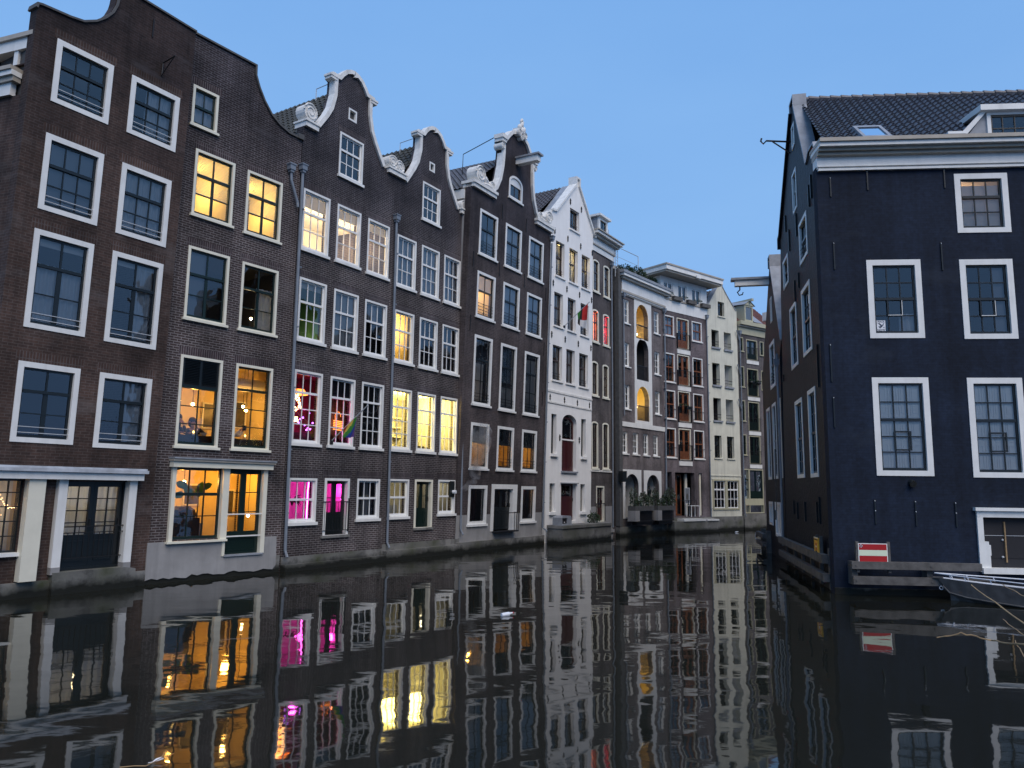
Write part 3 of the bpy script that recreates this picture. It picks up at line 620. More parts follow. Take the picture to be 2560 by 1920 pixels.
# cafe inside: pictures, pendant bulbs, bar front, plant, duct
for (u0, u1, z0, z1, y) in ((2.45, 3.05, 4.2, 5.0, 1.88), (3.5, 3.98, 4.3, 5.15, 1.88), (3.45, 3.95, 1.6, 2.4, 2.18), (2.2, 2.75, 1.9, 2.55, 2.18)):
    with H2.part('picture_frame', ['cream', 'picture']) as p: p.ring(u0, u1, z0, z1, .05, y-.03, y); p.box(u0+.05, u1-.05, y-.015, y-.005, z0+.05, z1-.05, 1)
for (u, y, z, zc) in ((1.6, 1.0, 4.80, 6.1), (1.42, 1.4, 4.92, 6.1), (3.36, 1.0, 4.78, 6.1), (3.42, 1.25, 4.92, 6.1), (1.45, .9, 2.60, 3.1), (3.65, 1.0, 1.62, 3.1), (3.3, .95, 7.62, 8.2)):
    with H2.part('pendant_lamp', ['iron', 'bulb']) as p: p.tube([(u, y, z+.05), (u, y, zc)], .008, 5); p.ball((u, y, z), .045, 1)
with H2.part('air_duct', ['alu']) as p: p.tube([(2.2, 1.1, 5.58), (3.95, 1.1, 5.60)], .17, 14)
with H2.part('dining_bench', ['furniture']) as p: p.box(.2, 1.95, .36, .40, 3.5, 3.88); p.box(2.05, 3.9, .36, .40, 3.5, 3.86)
with H2.part('bar_counter', ['furniture']) as p: p.box(.7, 1.75, .5, .9, .6, 1.62); p.ball((1.35, .75, 1.7), .30, 0, 12, 6, (1.5, .6, .9))
# ================================================================ the two white-coped bell gables
OX, OY, HD = -6.813, 23.013, 57.8
H3 = House('canal_house', OX, OY, HD, 0, 'bell gabled brick house with white coping and magenta lit windows at the water')
H4 = House('canal_house', OX, OY, HD, 4.45, 'bell gabled brick house with three tall bright yellow windows')
PALE = (1, .72, .42)
win(H3, 1.60, 2.75, 12.97, 14.52, 'B')
win(H3, .14, 1.30, 9.98, 11.98, 'B', [('blind', 0, 1, .75, 1)])
win(H3, 1.64, 2.77, 9.99, 11.96, 'B', [('blind', 0, 1, .80, 1)])
win(H3, 3.13, 4.26, 9.96, 11.93, 'B', [('blind', 0, 1, .82, 1)])
win(H3, .16, 1.32, 7.06, 9.06, 'B', [('blind', 0, 1, .88, 1)])
win(H3, 1.66, 2.81, 7.05, 9.03, 'B', [('blind', 0, 1, 0, 1)])
win(H3, 3.14, 4.27, 7.06, 9.00, 'B', [(CU, .3, .75, .62, 1)])
win(H3, .16, 1.33, 3.82, 6.11, 'B3'); win(H3, 1.68, 2.82, 3.83, 6.10, 'B3', [('blackout', 0, 1, .72, 1)]); win(H3, 3.15, 4.26, 3.84, 6.10, 'B3', [('blackout', .0, 1, .0, 1)])
win(H3, .14, 1.30, 1.40, 2.77, 'B0'); win(H3, 3.11, 4.23, 1.44, 2.80, 'B0', [('greyblind', .34, .66, 0, 1), ('blackout', 0, .33, 0, 1), ('blackout', .67, 1, 0, 1)])
H3.hole(1.70, 2.68, 1.0, 2.74); H3.lint.append((1.55, 2.83, 2.79, 3.0))
win(H4, 6.08, 7.20, 12.85, 14.38, 'B')
for k, u in enumerate((4.70, 6.14, 7.56)):
    win(H4, u, u+1.10, 9.88, 11.82, 'B', [(CU, 0, 1, 0, 1)])
    win(H4, u, u+1.10, 7.05, 8.97, 'B', [] if k == 0 else [('blackout', 0, .3, 0, 1)])
    win(H4, u, u+1.10, 3.86, 6.09, 'B3')
win(H4, 4.69, 5.80, 1.47, 2.82, 'B0', [('blind', .1, .62, .0, .3)]); win(H4, 7.54, 8.63, 1.52, 2.84, 'B0')
H4.hole(6.20, 7.13, 1.08, 2.78); H4.lint.append((6.08, 7.27, 2.83, 3.03))
with H3.part('window', ['white', 'room_dark']) as p: p.ring(1.95, 2.35, 15.11, 15.54, .06, -.015, .08); p.quad((1.95, .09, 15.1), (2.35, .09, 15.1), (2.35, .09, 15.5), (1.95, .09, 15.5), 1)
with H4.part('window', ['white', 'room_dark']) as p: p.ring(6.45, 6.79, 14.95, 15.33, .06, -.015, .08); p.quad((6.45, .09, 14.95), (6.79, .09, 14.95), (6.79, .09, 15.3), (6.45, .09, 15.3), 1)
H3.hole(1.97, 2.33, 15.13, 15.52); H4.hole(6.47, 6.77, 14.97, 15.31)
gl3 = [(0, 14.05), (.40, 14.12), (.62, 14.44), (.87, 14.81), (1.06, 15.16), (1.19, 15.68), (1.20, 16.22), (1.08, 16.26), (1.08, 16.42), (1.40, 16.44), (1.50, 16.58), (1.70, 16.79), (1.92, 16.90), (2.12, 16.94)]
g3 = mirror(gl3, 2.12)
H3.wall([(0, -.4), (4.45, -.4), (4.45, 13.95)]+[(u, z-.03) for u, z in reversed(g3)][1:], ['h3brick', 'h3sold', 'concrete'], bands=[(0, 4.45, -.4, .20, .22, 2), (0, 4.45, .20, .42, .03, 2)])
g4 = [(u+4.57, z-.10) for u, z in g3]
H4.wall([(4.45, -.4), (8.95, -.4), (8.95, 13.90)]+[(u, z-.03) for u, z in reversed(g4)][1:-1]+[(4.45, 13.98)], ['h3brick', 'h3sold', 'concrete'], bands=[(4.45, 8.95, -.4, .34, .22, 2), (4.45, 8.95, .34, .56, .03, 2)])
for H, g in ((H3, g3), (H4, g4)):
    with H.part('coping', ['stone']) as p:
        i0 = 1; p.strip(g[i0:-i0], .14, -.08, .20)
        for q in (g[7], g[-8]): s = 1 if q is g[7] else -1; p.box(q[0]-s*.13, q[0]+s*.22, -.12, .22, q[1]+.0, q[1]+.07); p.box(q[0]-s*.09, q[0]+s*.20, -.10, .21, q[1]-.09, q[1])
def scroll(H, u0, u1, z, vs):
    with H.part('scroll_ornament', ['stone']) as p:
        p.box(u0, u1, -.12, .42, z, z+.16); p.box(u0-.04, u1+.04, -.16, .45, z+.16, z+.22)
        for (u, zz, r, d, st) in vs: volute(p, u, zz, r, -.10, .34, d, start=st)
        a = vs[0]; 
        if len(vs) > 1:
            b = vs[1]; p.tube([(a[0], .1, a[1]-a[2]*.7), ((a[0]+b[0])/2, .0, min(a[1], b[1])-.12), (b[0], .1, b[1]-b[2]*.7)], .11, 8)
scroll(H3, .0, .55, 14.02, [(.22, 14.56, .30, -1, 0)])
scroll(H4, 4.02, 4.95, 13.96, [(4.24, 14.44, .25, 1, 0), (4.66, 14.38, .25, -1, 0)])
scroll(H4, 8.52, 8.95, 13.86, [(8.72, 14.26, .22, 1, 0)])
H3.body(0, 4.45, 13.2, 'h3brick'); H4.body(4.45, 8.95, 13.2, 'h3brick')
H3.tiles((-.05, .22, 13.60), (-.05, 11, 13.60), (2.12, .22, 16.45), 'tile_green'); H3.slab([(4.45, .22, 13.4), (4.45, 11, 13.4), (2.12, 11, 16.42), (2.12, .22, 16.42)], 'tile_green')
H4.tiles((4.4, .22, 13.55), (4.4, 11, 13.55), (6.69, .22, 16.3), 'tile_green'); H4.slab([(8.95, .22, 13.4), (8.95, 11, 13.4), (6.69, 11, 16.27), (6.69, .22, 16.27)], 'tile_green')
for H, u, z in ((H3, 1.9, 16.2), (H4, 6.5, 16.05)):
    with H.part('roof_rail', ['rail']) as p: p.tube([(u, 1.6, z), (u, 1.6, z+.45), (u, .3, z+.5)], .016, 5)
# rooms and their lamps
H3.room(1.4, 2.9, 12.8, 14.6, depth=1.6); H3.room(.1, 4.4, 9.8, 12.1, 'room_white', 2.8); H3.room(.1, 1.5, 6.9, 9.2, 'room_green', 2.4); H3.room(1.55, 4.4, 6.9, 9.2, 'room_dark')
H3.room(.1, 4.4, 3.6, 6.2, 'room_red', 1.7); H3.room(.1, 3.15, .9, 2.95, 'room_pink', 1.6); H3.room(3.2, 4.4, .9, 2.95, 'room_black', 1)
H3.lamp(.9, 1.5, 11.2, PALE, 130, .2); H3.lamp(2.3, 1.5, 11.2, PALE, 95, .2); H3.lamp(3.8, 1.5, 11.2, PALE, 100, .2)
H3.lamp(1.0, .8, 7.35, (1, .85, .35), 9); H3.lamp(1.4, 1.2, 5.40, (1, .28, .05), 14); H3.lamp(1.55, .9, 4.45, (1, .06, .6), 42); H3.lamp(3.2, .75, 4.75, (1, .22, .08), 16)
H3.lamp(1.36, .50, 2.2, (1, .05, .55), 30, .15); H3.lamp(.9, 1.3, 2.0, (1, .05, .55), 12, .2); H3.lamp(2.95, .8, 2.4, (1, .05, .55), 22, .1)
H4.room(5.9, 7.4, 12.6, 14.4, depth=1.6); H4.room(4.5, 8.9, 9.7, 12.0, 'room_dark'); H4.room(4.5, 5.95, 6.9, 9.1, 'room_warm', 2.4); H4.room(6.0, 8.9, 6.9, 9.1, 'room_dark')
H4.room(4.5, 8.9, 3.7, 6.2, 'room_white', 3); H4.room(4.5, 8.9, 1.0, 3.0, 'room_white', 2.4)
for u in (5.2, 6.7, 8.1): H4.lamp(u, 1.2, 5.7, (1, .76, .20), 330, .5)
H4.lamp(5.4, 1.2, 8.5, (1, .66, .2), 95, .2); H4.lamp(5.2, 1.0, 2.6, (1, .86, .52), 16, .2); H4.lamp(8.2, 1.0, 2.6, (1, .86, .52), 16, .2)
with H3.part('neon_tube', ['neon']) as p: p.tube([(1.33, .42, 1.5), (1.33, .42, 2.05), (1.35, .44, 2.4), (1.36, .42, 2.68)], .018, 6)
with H3.part('neon_tube', ['neon']) as p: p.tube([(3.02, .6, 2.3), (3.03, .6, 2.7)], .02, 6); p.ball((3.04, .6, 2.1), .05)
with H3.part('indoor_palm', ['plant']) as p:
    for i in range(26):
        a = random.uniform(0, 6.28); l = random.uniform(.3, .6); b0 = Vector((.85, .6, 2.0)); d = Vector((math.cos(a), math.sin(a)*.6, random.uniform(.1, .9)))
        e1 = b0+d*l*.6; e2 = b0+d*l+Vector((0, 0, -.18)); s = Vector((-d.y, d.x, 0)).normalized()*.05
        p.add([b0, e1+s, e2, e1-s], [(0, 1, 2, 3)])
with H3.part('chandelier', ['fairy', 'violet', 'iron']) as p:
    for i in range(60): a = random.uniform(0, 6.28); z = random.uniform(0, .5); r = .05+.14*(1-z/.5); p.ball((1.0+r*math.cos(a), .8+r*math.sin(a), 4.95+z), .028, 0, 5, 4)
    for i in range(24): a = random.uniform(0, 6.28); p.ball((.85+.12*math.cos(a), .7+.12*math.sin(a), 4.55+random.uniform(0, .16)), .026, 0, 5, 4)
    for i in range(9): p.ball((random.uniform(1.2, 1.8), random.uniform(.7, 1.0), random.uniform(4.3, 4.9)), .03, 1, 6, 4)
    p.tube([(1.0, .8, 5.4), (1.0, .8, 6.2)], .01, 5, 2)
with H3.part('lamp_shade', ['orange_lamp']) as p: p.tube([(1.45, 1.2, 5.52), (1.45, 1.2, 5.7)], [.30, .17], 14, 0, False)
with H3.part('bar_counter', ['furniture']) as p: p.box(.2, 2.8, .9, 1.3, 3.65, 4.25)
with H3.part('face_painting', ['picture', 'orange_lamp']) as p:
    p.box(2.75, 3.65, 1.2, 1.24, 4.2, 5.5)
    for k in range(6): p.tube([(3.05, 1.17, 4.5+.06*k), (3.5, 1.17, 4.48+.06*k)], .014, 4, 1)
    p.tube([(3.25+.14*math.cos(t*.6), 1.17, 4.95+.17*math.sin(t*.6)) for t in range(9)], .008, 4, 1)
for (u, z) in ((5.1, 3.95), (6.7, 3.95), (8.0, 3.95), (7.0, 3.95)):
    with H4.part('work_lamp', ['furniture']) as p: p.box(u-.22, u+.25, .5, .9, z-.06, z+.16); p.tube([(u, .6, z), (u+.02, .6, z+.32), (u+.15, .6, z+.42)], .012, 5)
with H4.part('shelf', ['room_white']) as p:
    for z in (4.6, 5.0, 5.4): p.box(4.9, 8.7, 2.9, 3.28, z, z+.03)
with H4.part('cupboard', ['room_warm']) as p: p.box(5.25, 5.5, 2.6, 3.1, 4.6, 4.95); p.box(5.6, 5.75, 2.5, 2.9, 4.2, 5.6)
with H4.part('strip_light', ['shade_white']) as p: p.box(4.75, 5.4, .9, 1.0, 5.52, 5.56)
# water doors of both houses
with H3.part('door_frame', ['white']) as p: p.ring(1.63, 2.75, .97, 2.79, .095, -.02, .13, wb=.02, wt=.08)
leaf_door(H3, 'door', 1.72, 2.18, .98, 2.71, .12, 'sashblack', .42, 1, 2, False, False); leaf_door(H3, 'door', 2.185, 2.64, .98, 2.71, .12, 'sashblack', .42, 1, 2, False)
with H3.part('door_railing', ['iron']) as p:
    p.box(1.6, 2.78, -.04, -.02, 2.02, 2.05); p.box(1.6, 2.78, -.04, -.02, 1.12, 1.14); p.box(2.70, 2.73, -.06, -.01, 1.08, 2.15)
    for k in range(9): p.box(1.66+k*.12, 1.672+k*.12, -.036, -.024, 1.14, 2.02)
with H3.part('door_sill', ['concrete']) as p: p.box(1.55, 2.80, -.07, .05, .90, .98)
with H4.part('door_frame', ['cream']) as p: p.ring(6.13, 7.20, 1.06, 2.83, .095, -.02, .13, wb=.02, wt=.08)
leaf_door(H4, 'door', 6.22, 6.655, 1.08, 2.75, .12, 'sashgreen', .42, 1, 2, False, False); leaf_door(H4, 'door', 6.66, 7.09, 1.08, 2.75, .12, 'sashgreen', .42, 1, 2, False)
with H4.part('door_sill', ['concrete']) as p: p.box(6.1, 7.24, -.06, .05, .98, 1.06)
pipe(H3, [(-.02, -.10, 12.4), (.0, -.10, 8), (.04, -.10, 3), (.07, -.10, .62), (.07, -.2, .42)], .055, (-.02, -.11, 12.4))
pipe(H2, [(3.70, -.10, 12.25), (3.72, -.10, 12.0), (3.98, -.12, 11.35), (3.99, -.13, 11.2)], .05, (3.70, -.10, 12.25))
pipe(H4, [(4.53, -.09, 12.2), (4.58, -.09, 6), (4.62, -.09, .62), (4.62, -.2, .44)], .05, (4.53, -.10, 12.2))
pipe(H4, [(8.90, -.09, 12.1), (8.94, -.09, 6), (8.96, -.09, .9), (8.96, -.2, .7)], .05, (8.90, -.10, 12.1))
# ================================================================ grey-brown house with the scrolled neck gable
H5 = House('canal_house', -1.964, 30.712, 58.0, -.45, 'grey brown brick neck gable house with carved white scrolls and a hoist beam', lean=.03)
win(H5, 2.46, 3.63, 15.55, 16.68, 'D', cols=2, top=0, arch=.36, rail=None, lint=False, sash='sashbrown')
with H5.part('lunette', ['white']) as p: p.plate([(2.58, 16.22), (3.51, 16.22), (3.45, 16.40), (3.25, 16.52), (3.045, 16.56), (2.83, 16.52), (2.64, 16.40)], [], .03, .06)
for u in (.31, 2.33, 4.37):
    win(H5, u, u+1.38, 12.33, 14.30, 'D', [(CU, .1, 1, 0, 1)] if u > 1 else [(CU, .45, 1, 0, .62)])
    win(H5, u, u+1.38, 9.65, 11.60, 'D', [('blind', 0, 1, .62, 1)] if u < 1 else [(CU, 0, 1, 0, 1)])
win(H5, .31, 1.66, 5.97, 8.88, 'D2', [(CU, 0, .8, 0, .62), ('blackout', 0, .5, .66, 1)], nrail=3)
win(H5, 2.33, 3.66, 5.93, 8.86, 'D2', [('foil', 0, 1, .42, 1), ('blind', 0, 1, 0, .35)], nrail=3)
win(H5, 4.36, 5.74, 5.92, 8.83, 'D2', [('blind', 0, 1, .0, .92)], nrail=3)
for u in (.33, 2.33, 4.37): win(H5, u, u+1.34, 3.33, 5.22, 'D0', [('blackout', 0, 1, .60, 1)] if u > 1 else [('greyblind', 0, 1, .62, 1)], rail='iron' if u > 1 else None, nrail=3)
H5.hole(.42, 1.70, 1.10, 2.62); H5.hole(2.12, 4.0, .72, 2.66); H5.hole(4.52, 5.72, 1.10, 2.60)
for (u0, u1) in ((.36, 1.72), (4.48, 5.78)):
    with H5.part('window', ['white', 'sashblack']) as p: p.ring(u0, u1, 1.07, 2.66, .14, -.02, .14, wb=.12); p.box(u0-.05, u1+.05, -.08, .1, .99, 1.08); p.ring(u0+.13, u1-.13, 1.18, 2.53, .05, .06, .10, 1)
    pane(p.obj, u0+.14, u1-.14, 1.15, 2.55, .08, H5)
    g = MB(); drape(g, u0+.14-H5.off, u1-.14-H5.off, 1.1, 2.58, .42, .03, .22); g.build('curtain', 'door_red', p.obj, smooth=True)
with H5.part('door_frame', ['white']) as p: p.plate([(2.05, .74), (2.24, .74), (2.24, 2.52), (3.74, 2.52), (3.74, .74), (4.10, .74), (4.10, 2.72), (2.05, 2.72)], [], -.04, .16)
leaf_door(H5, 'door', 2.24, 2.99, .78, 2.52, .13, 'sashblack', .55, 1, 1, False, False); leaf_door(H5, 'door', 2.995, 3.74, .78, 2.52, .13, 'sashblack', .55, 1, 1, False)
with H5.part('door_railing', ['iron']) as p:
    p.box(2.2, 3.9, -.30, -.27, 1.50, 1.53); p.box(3.85, 3.88, -.30, -.02, 1.50, 1.53)
    for u in (3.55, 3.70, 3.87): p.box(u, u+.02, -.29, -.27, .75, 1.5)
    p.box(2.2, 3.9, -.30, -.02, .70, .75)
H5.room(2.3, 3.8, 15.3, 16.8, depth=1.6); H5.room(-.2, 6.2, 12.2, 14.5); H5.room(-.2, 1.9, 9.5, 11.8, 'room_warm', 2.4); H5.room(1.95, 6.2, 9.5, 11.8, 'room_dark')
H5.room(-.2, 6.2, 5.8, 9, 'room_dark'); H5.room(-.2, 6.2, 3.2, 5.4, 'room_warm', 2.6); H5.room(-.2, 6.2, .6, 2.8, 'room_dark', 2.2)
H5.lamp(1.0, 1.0, 11.0, (1, .66, .38), 60, .2); H5.lamp(.7, 1.0, 4.5, AMB, 60, .1); H5.lamp(2.5, 1.4, 4.4, AMB, 55, .1); H5.lamp(5.3, .8, 4.3, AMB, 8, .1); H5.lamp(4.9, .38, 2.5, AMB, 5, .05); H5.lamp(1.0, 1.2, 2.5, AMB, 4); H5.lamp(.8, 1.4, 6.4, (1, .7, .4), 8)
gl5 = [(-.40, 15.28), (.95, 15.32), (1.30, 15.62), (1.55, 16.10), (1.70, 16.75), (1.75, 17.35), (1.74, 17.75), (1.60, 17.80), (1.60, 18.12), (1.92, 18.10), (2.08, 18.30), (2.38, 18.62), (2.75, 18.78), (3.10, 18.82)]
g5 = mirror(gl5, 3.10)
H5.wall([(-.40, -.4), (6.45, -.4), (6.45, 15.1)]+[(u, z-.03) for u, z in reversed(g5)][1:], ['h5brick', 'h5brick', 'concrete', 'grey_stucco'], bands=[(-.40, 6.46, .38, 1.46, .012, 3), (-.40, 6.46, -.4, .40, .16, 2)])
with H5.part('coping', ['stone']) as p:
    p.strip(g5[1:-1], .16, -.12, .22)
    for sgn in (-1, 1): u = 3.10+sgn*1.40; p.box(u-.17, u+.17, -.18, .25, 17.80, 17.94); p.box(u-.22, u+.22, -.23, .26, 17.94, 18.12); volute(p, u-sgn*.0, 17.62, .16, -.16, .3, sgn)
with H5.part('crest_ornament', ['stone']) as p:
    for (u, z, r) in ((3.10, 19.18, .12), (2.93, 19.0, .13), (3.27, 19.0, .13), (3.10, 18.88, .17), (3.02, 19.32, .07), (3.18, 19.32, .07), (3.10, 19.40, .08)): p.ball((u, -.16, z), r, 0, 10, 7, (1, .8, 1.1))
    volute(p, 2.86, 18.72, .18, -.26, .1, 1); volute(p, 3.34, 18.72, .18, -.26, .1, -1); volute(p, 3.10, 18.55, .13, -.24, .1, 1); p.box(2.9, 3.3, -.1, .2, 18.7, 19.0)
def scroll5(u0, u1, vs):
    with H5.part('scroll_ornament', ['stone']) as p:
        p.box(u0, u1, -.14, .45, 15.02, 15.18); p.box(u0-.05, u1+.05, -.2, .5, 15.18, 15.30)
        for (u, z, r, d) in vs: volute(p, u, z, r, -.14, .40, d)
        a, b = vs[0], vs[1]; p.tube([(a[0], .12, a[1]+a[2]*.3), ((a[0]+b[0])/2, .05, (a[1]+b[1])/2), (b[0], .12, b[1]+.05)], [.16, .2, .12], 8)
        p.tube([(a[0], .0, a[1]-a[2]), ((a[0]+b[0])/2, -.08, (a[1]+b[1])/2-.22), (b[0], -.1, b[1]-b[2]*.4)], [.07, .09, .05], 6)
scroll5(-.40, 1.32, [(.10, 15.72, .36, -1), (.98, 15.50, .20, 1)]); scroll5(4.85, 6.46, [(6.02, 15.68, .34, 1), (5.18, 15.50, .20, -1)])
with H5.part('hoist_beam', ['white', 'lead']) as p: p.box(2.95, 3.25, -1.15, .1, 17.25, 17.52); p.box(2.88, 3.32, -1.25, .1, 17.52, 17.60, 1)
H5.body(-.40, 6.45, 14.9, 'grey_stucco')
with H5.part('eaves_board', ['white']) as p: p.box(-.46, -.40, .32, 9, 14.55, 14.95)
H5.tiles((-.5, .45, 14.95), (-.5, 9, 14.95), (3.10, .45, 17.75), 'tile_plum'); H5.slab([(6.45, .45, 14.9), (6.45, 9, 14.9), (3.1, 9, 17.7), (3.1, .45, 17.7)], 'tile_plum')
with H5.part('roof_rail', ['iron']) as p: p.tube([(1.6, 2.0, 16.6), (1.6, 2.0, 17.6), (1.7, .4, 18.1)], .02, 5)
for (u, z) in ((2.0, 14.7), (4.07, 14.7), (1.95, 12.07), (4.07, 12.07), (-.05, 12.0), (6.1, 11.9), (-.06, 9.3), (6.1, 9.2), (6.1, 6.8)):
    with H5.part('wall_anchor', ['iron']) as p: p.box(u-.012, u+.012, -.03, .0, z-.32, z+.32)
pipe(H5, [(6.40, -.09, 14.5), (6.40, -.09, 8), (6.40, -.09, .75), (6.46, -.3, .6)], .05, (6.40, -.10, 14.6))
# ================================================================ white stuccoed house
H6 = House('canal_house', 1.626, 36.458, 56, 0, 'narrow white plastered house with a pointed gable and black iron anchors', lean=.01)
win(H6, 2.07, 3.10, 16.06, 17.23, 'Wt', lint=False, top=0, rail='iron', nrail=3)
for z0, z1, us in ((13.2, 15.05, ((.68, 1.58), (2.05, 2.98), (3.38, 4.33))), (10.62, 12.37, ((.58, 1.48), (1.94, 2.82), (3.30, 4.24))), (7.87, 9.66, ((.50, 1.47), (1.85, 2.77), (3.20, 4.22)))):
    for k, (a, b) in enumerate(us): win(H6, a, b, z0, z1, 'Wt', [(CU, 0, 1, 0, .55)] if (k+int(z0)) % 2 else [(CU, .5, 1, 0, 1)], lint=False, rail='iron' if k != 1 else None, nrail=3)
for (a, b, z0, z1) in ((.48, .98, 4.26, 6.20), (3.50, 4.02, 4.24, 6.20), (.40, .92, 1.46, 2.82), (3.46, 3.98, 1.43, 2.82)):
    H6.hole(a, b, z0, z1)
    with H6.part('side_light', ['white_stucco', 'blackout', 'blind']) as p:
        p.box(a-.04, b+.1, -.12, .05, z0-.14, z0-.002); p.box(a+.0, b-.0, .2, .22, z0, z1, 1)
        if z0 < 2:
            z = z0+.04
            while z < z1-.05: p.box(a+.02, b-.02, .16, .18, z, z+.03, 2); z += .06
H6.hole(1.53, 3.0, 3.45, 6.3, arch=.42); H6.hole(1.50, 3.02, .98, 2.83)
with H6.part('arched_door', ['door_red', 'white_stucco', 'lead']) as p:
    p.plate([(1.60, 3.46), (2.93, 3.46), (2.93, 5.95), (2.6, 6.15), (2.26, 6.22), (1.9, 6.15), (1.6, 5.95)], [[(1.70, 5.10), (2.83, 5.10), (2.83, 5.92), (2.5, 6.08), (2.0, 6.08), (1.70, 5.92)]], .16, .22); p.ring(1.74, 2.2, 3.7, 4.9, .04, .145, .161); p.ring(2.33, 2.79, 3.7, 4.9, .04, .145, .161); p.box(2.24, 2.29, .14, .161, 3.5, 4.98)
    p.box(1.54, 2.99, .12, .2, 4.99, 5.06, 1); p.box(1.45, 3.05, -.10, .1, 3.36, 3.445, 2)
pane(p.obj, 1.68, 2.85, 5.06, 6.1, .19, H6)
with H6.part('door_canopy', ['lead']) as p: p.box(1.42, 3.1, -.12, .05, 2.83, 2.88)
leaf_door(H6, 'door', 1.56, 2.96, .99, 2.82, .17, 'door_red', .66, 2, 1, False)
H6.room(1.9, 3.3, 15.9, 17.25, depth=1.6); H6.room(.1, 4.5, 13, 15.2, 'room_dark'); H6.room(.1, 4.5, 10.4, 12.5); H6.room(.1, 4.5, 7.7, 9.8); H6.room(.1, 4.5, 3.3, 6.3, 'room_black'); H6.room(.1, 4.5, .8, 2.9, 'room_black')
H6.lamp(2.6, 1.0, 14.6, (1, .74, .3), 60, .15)
H6.wall([(0, -.3), (4.62, -.3), (4.66, 16.4), (4.70, 16.55), (3.02, 18.62), (3.02, 19.05), (2.60, 19.05), (2.60, 18.62), (.55, 16.55), (.0, 16.4)], ['white_stucco', 'white_stucco', 'stone'], bands=[(.05, 4.62, 7.26, 7.36, .05, 2), (.05, 4.6, 6.72, 6.80, .04, 2), (0, 4.62, 6.80, 7.26, .015, 0)])
with H6.part('coping', ['stone']) as p: p.strip([(.25, 16.55), (.62, 16.62), (2.58, 18.68), (2.58, 19.10), (3.04, 19.10), (3.04, 18.68), (4.78, 16.52), (4.92, 16.42)], .10, -.10, .40)
with H6.part('lead_flashing', ['lead']) as p: p.strip([(.62, 16.60), (2.56, 18.66)], .06, .40, .80)
H6.body(0, 4.62, 16.2, 'grey_stucco'); H6.tiles((-.1, .8, 16.2), (-.1, 9, 16.2), (2.8, .8, 18.75), 'tile_grey'); H6.slab([(4.65, .4, 16.2), (4.65, 9, 16.2), (2.8, 9, 18.7), (2.8, .4, 18.7)], 'tile_grey')
for (u, z) in ((2.09, 17.53), (3.28, 17.47), (.54, 15.48), (1.86, 15.44), (3.24, 15.42), (4.55, 15.41), (.45, 12.75), (1.82, 12.74), (3.16, 12.74), (4.50, 12.75), (.37, 10.12), (1.70, 10.09), (3.07, 10.09), (4.47, 10.09), (.29, 6.99), (1.69, 6.99), (3.02, 6.98), (4.34, 6.98), (1.28, 5.07), (3.27, 5.07)):
    with H6.part('wall_anchor', ['iron']) as p:
        p.box(u-.02, u+.02, -.04, .0, z-.16, z+.16); p.disc(u, z+.05, .055, -.045, -.005, 0, 8); p.disc(u, z-.07, .045, -.045, -.005, 0, 8)
# ================================================================ dark brick house with cornice and dormer
H7 = House('canal_house', 4.151, 40.201, 56.5, 0, 'narrow dark brick house with a white cornice and dormer and red lit windows')
for (a, b, z0, z1, cu) in ((.42, 1.18, 13.40, 15.25, 1), (1.72, 2.48, 13.36, 15.22, 1), (.34, 1.10, 10.55, 12.40, 0), (1.64, 2.40, 10.55, 12.38, 0), (.24, 1.0, 7.59, 9.49, 1), (1.56, 2.30, 7.59, 9.48, 1), (.23, .98, 3.66, 6.20, 2), (1.52, 2.28, 3.67, 6.22, 2)):
    win(H7, a, b, z0, z1, 'S', [(CU, 0, 1, 0, 1)] if cu == 1 else ([('curtain', 0, .4, 0, 1)] if cu == 2 else []), arch=.14)
H7.hole(.80, 1.62, .85, 2.70)
with H7.part('door_frame', ['cream']) as p: p.ring(.74, 1.68, .83, 2.75, .08, -.02, .14)
leaf_door(H7, 'door', .82, 1.60, .86, 2.67, .10, 'door_red', .4, 2, 2, False)
with H7.part('door_railing', ['iron']) as p: p.box(.7, 1.75, -.05, -.02, 1.80, 1.83); p.box(.7, .73, -.05, -.02, .9, 1.83); p.box(1.72, 1.75, -.05, -.02, .9, 1.83)
H7.room(.1, 2.6, 13.2, 15.4); H7.room(.1, 1.36, 10.4, 12.5, 'room_white', 1.6); H7.room(1.4, 2.6, 10.4, 12.5, 'room_white', 1.6); H7.room(.1, 2.6, 7.4, 9.6, 'room_dark'); H7.room(.1, 2.6, 3.4, 6.4, 'room_black'); H7.room(.1, 2.6, .7, 2.9, 'room_black')
H7.lamp(.8, .8, 11.6, (1, .16, .05), 260, .15); H7.lamp(1.9, .8, 11.6, (1, .05, .08), 260, .15); H7.lamp(2.0, 1.1, 8.6, (1, .75, .45), 9)
H7.wall([(0, -.3), (2.75, -.3), (2.9, 15.75), (.3, 15.75)], ['h7brick', 'h7brick', 'grey_stucco', 'stone'], bands=[(0, 2.75, -.3, 1.66, .015, 2), (0, 2.76, 3.50, 3.60, .05, 3), (.0, 2.76, .25, .42, .1, 2)])
with H7.part('cornice', ['white', 'soffit']) as p: p.box(.28, 3.0, -.06, .3, 15.70, 16.02); p.box(.26, 3.1, -.12, .3, 16.02, 16.10, 1); p.box(.24, 3.15, -.10, .3, 16.10, 16.46); p.box(.2, 3.25, -.30, .4, 16.46, 16.60, 1); p.box(.15, 3.35, -.48, .5, 16.60, 16.74); p.box(.1, 3.4, -.56, .6, 16.74, 16.80, 1)
H7.body(.0, 2.9, 16.5, 'h7brick'); H7.slab([(.1, -.1, 16.8), (3.1, -.1, 16.8), (3.1, 1.2, 18.0), (.1, 1.2, 18.0)], 'tile_grey', 'mansard_roof'); H7.slab([(.1, 1.2, 18.0), (3.1, 1.2, 18.0), (3.1, 9, 18.0), (.1, 9, 18.0)], 'lead', 'flat_roof')
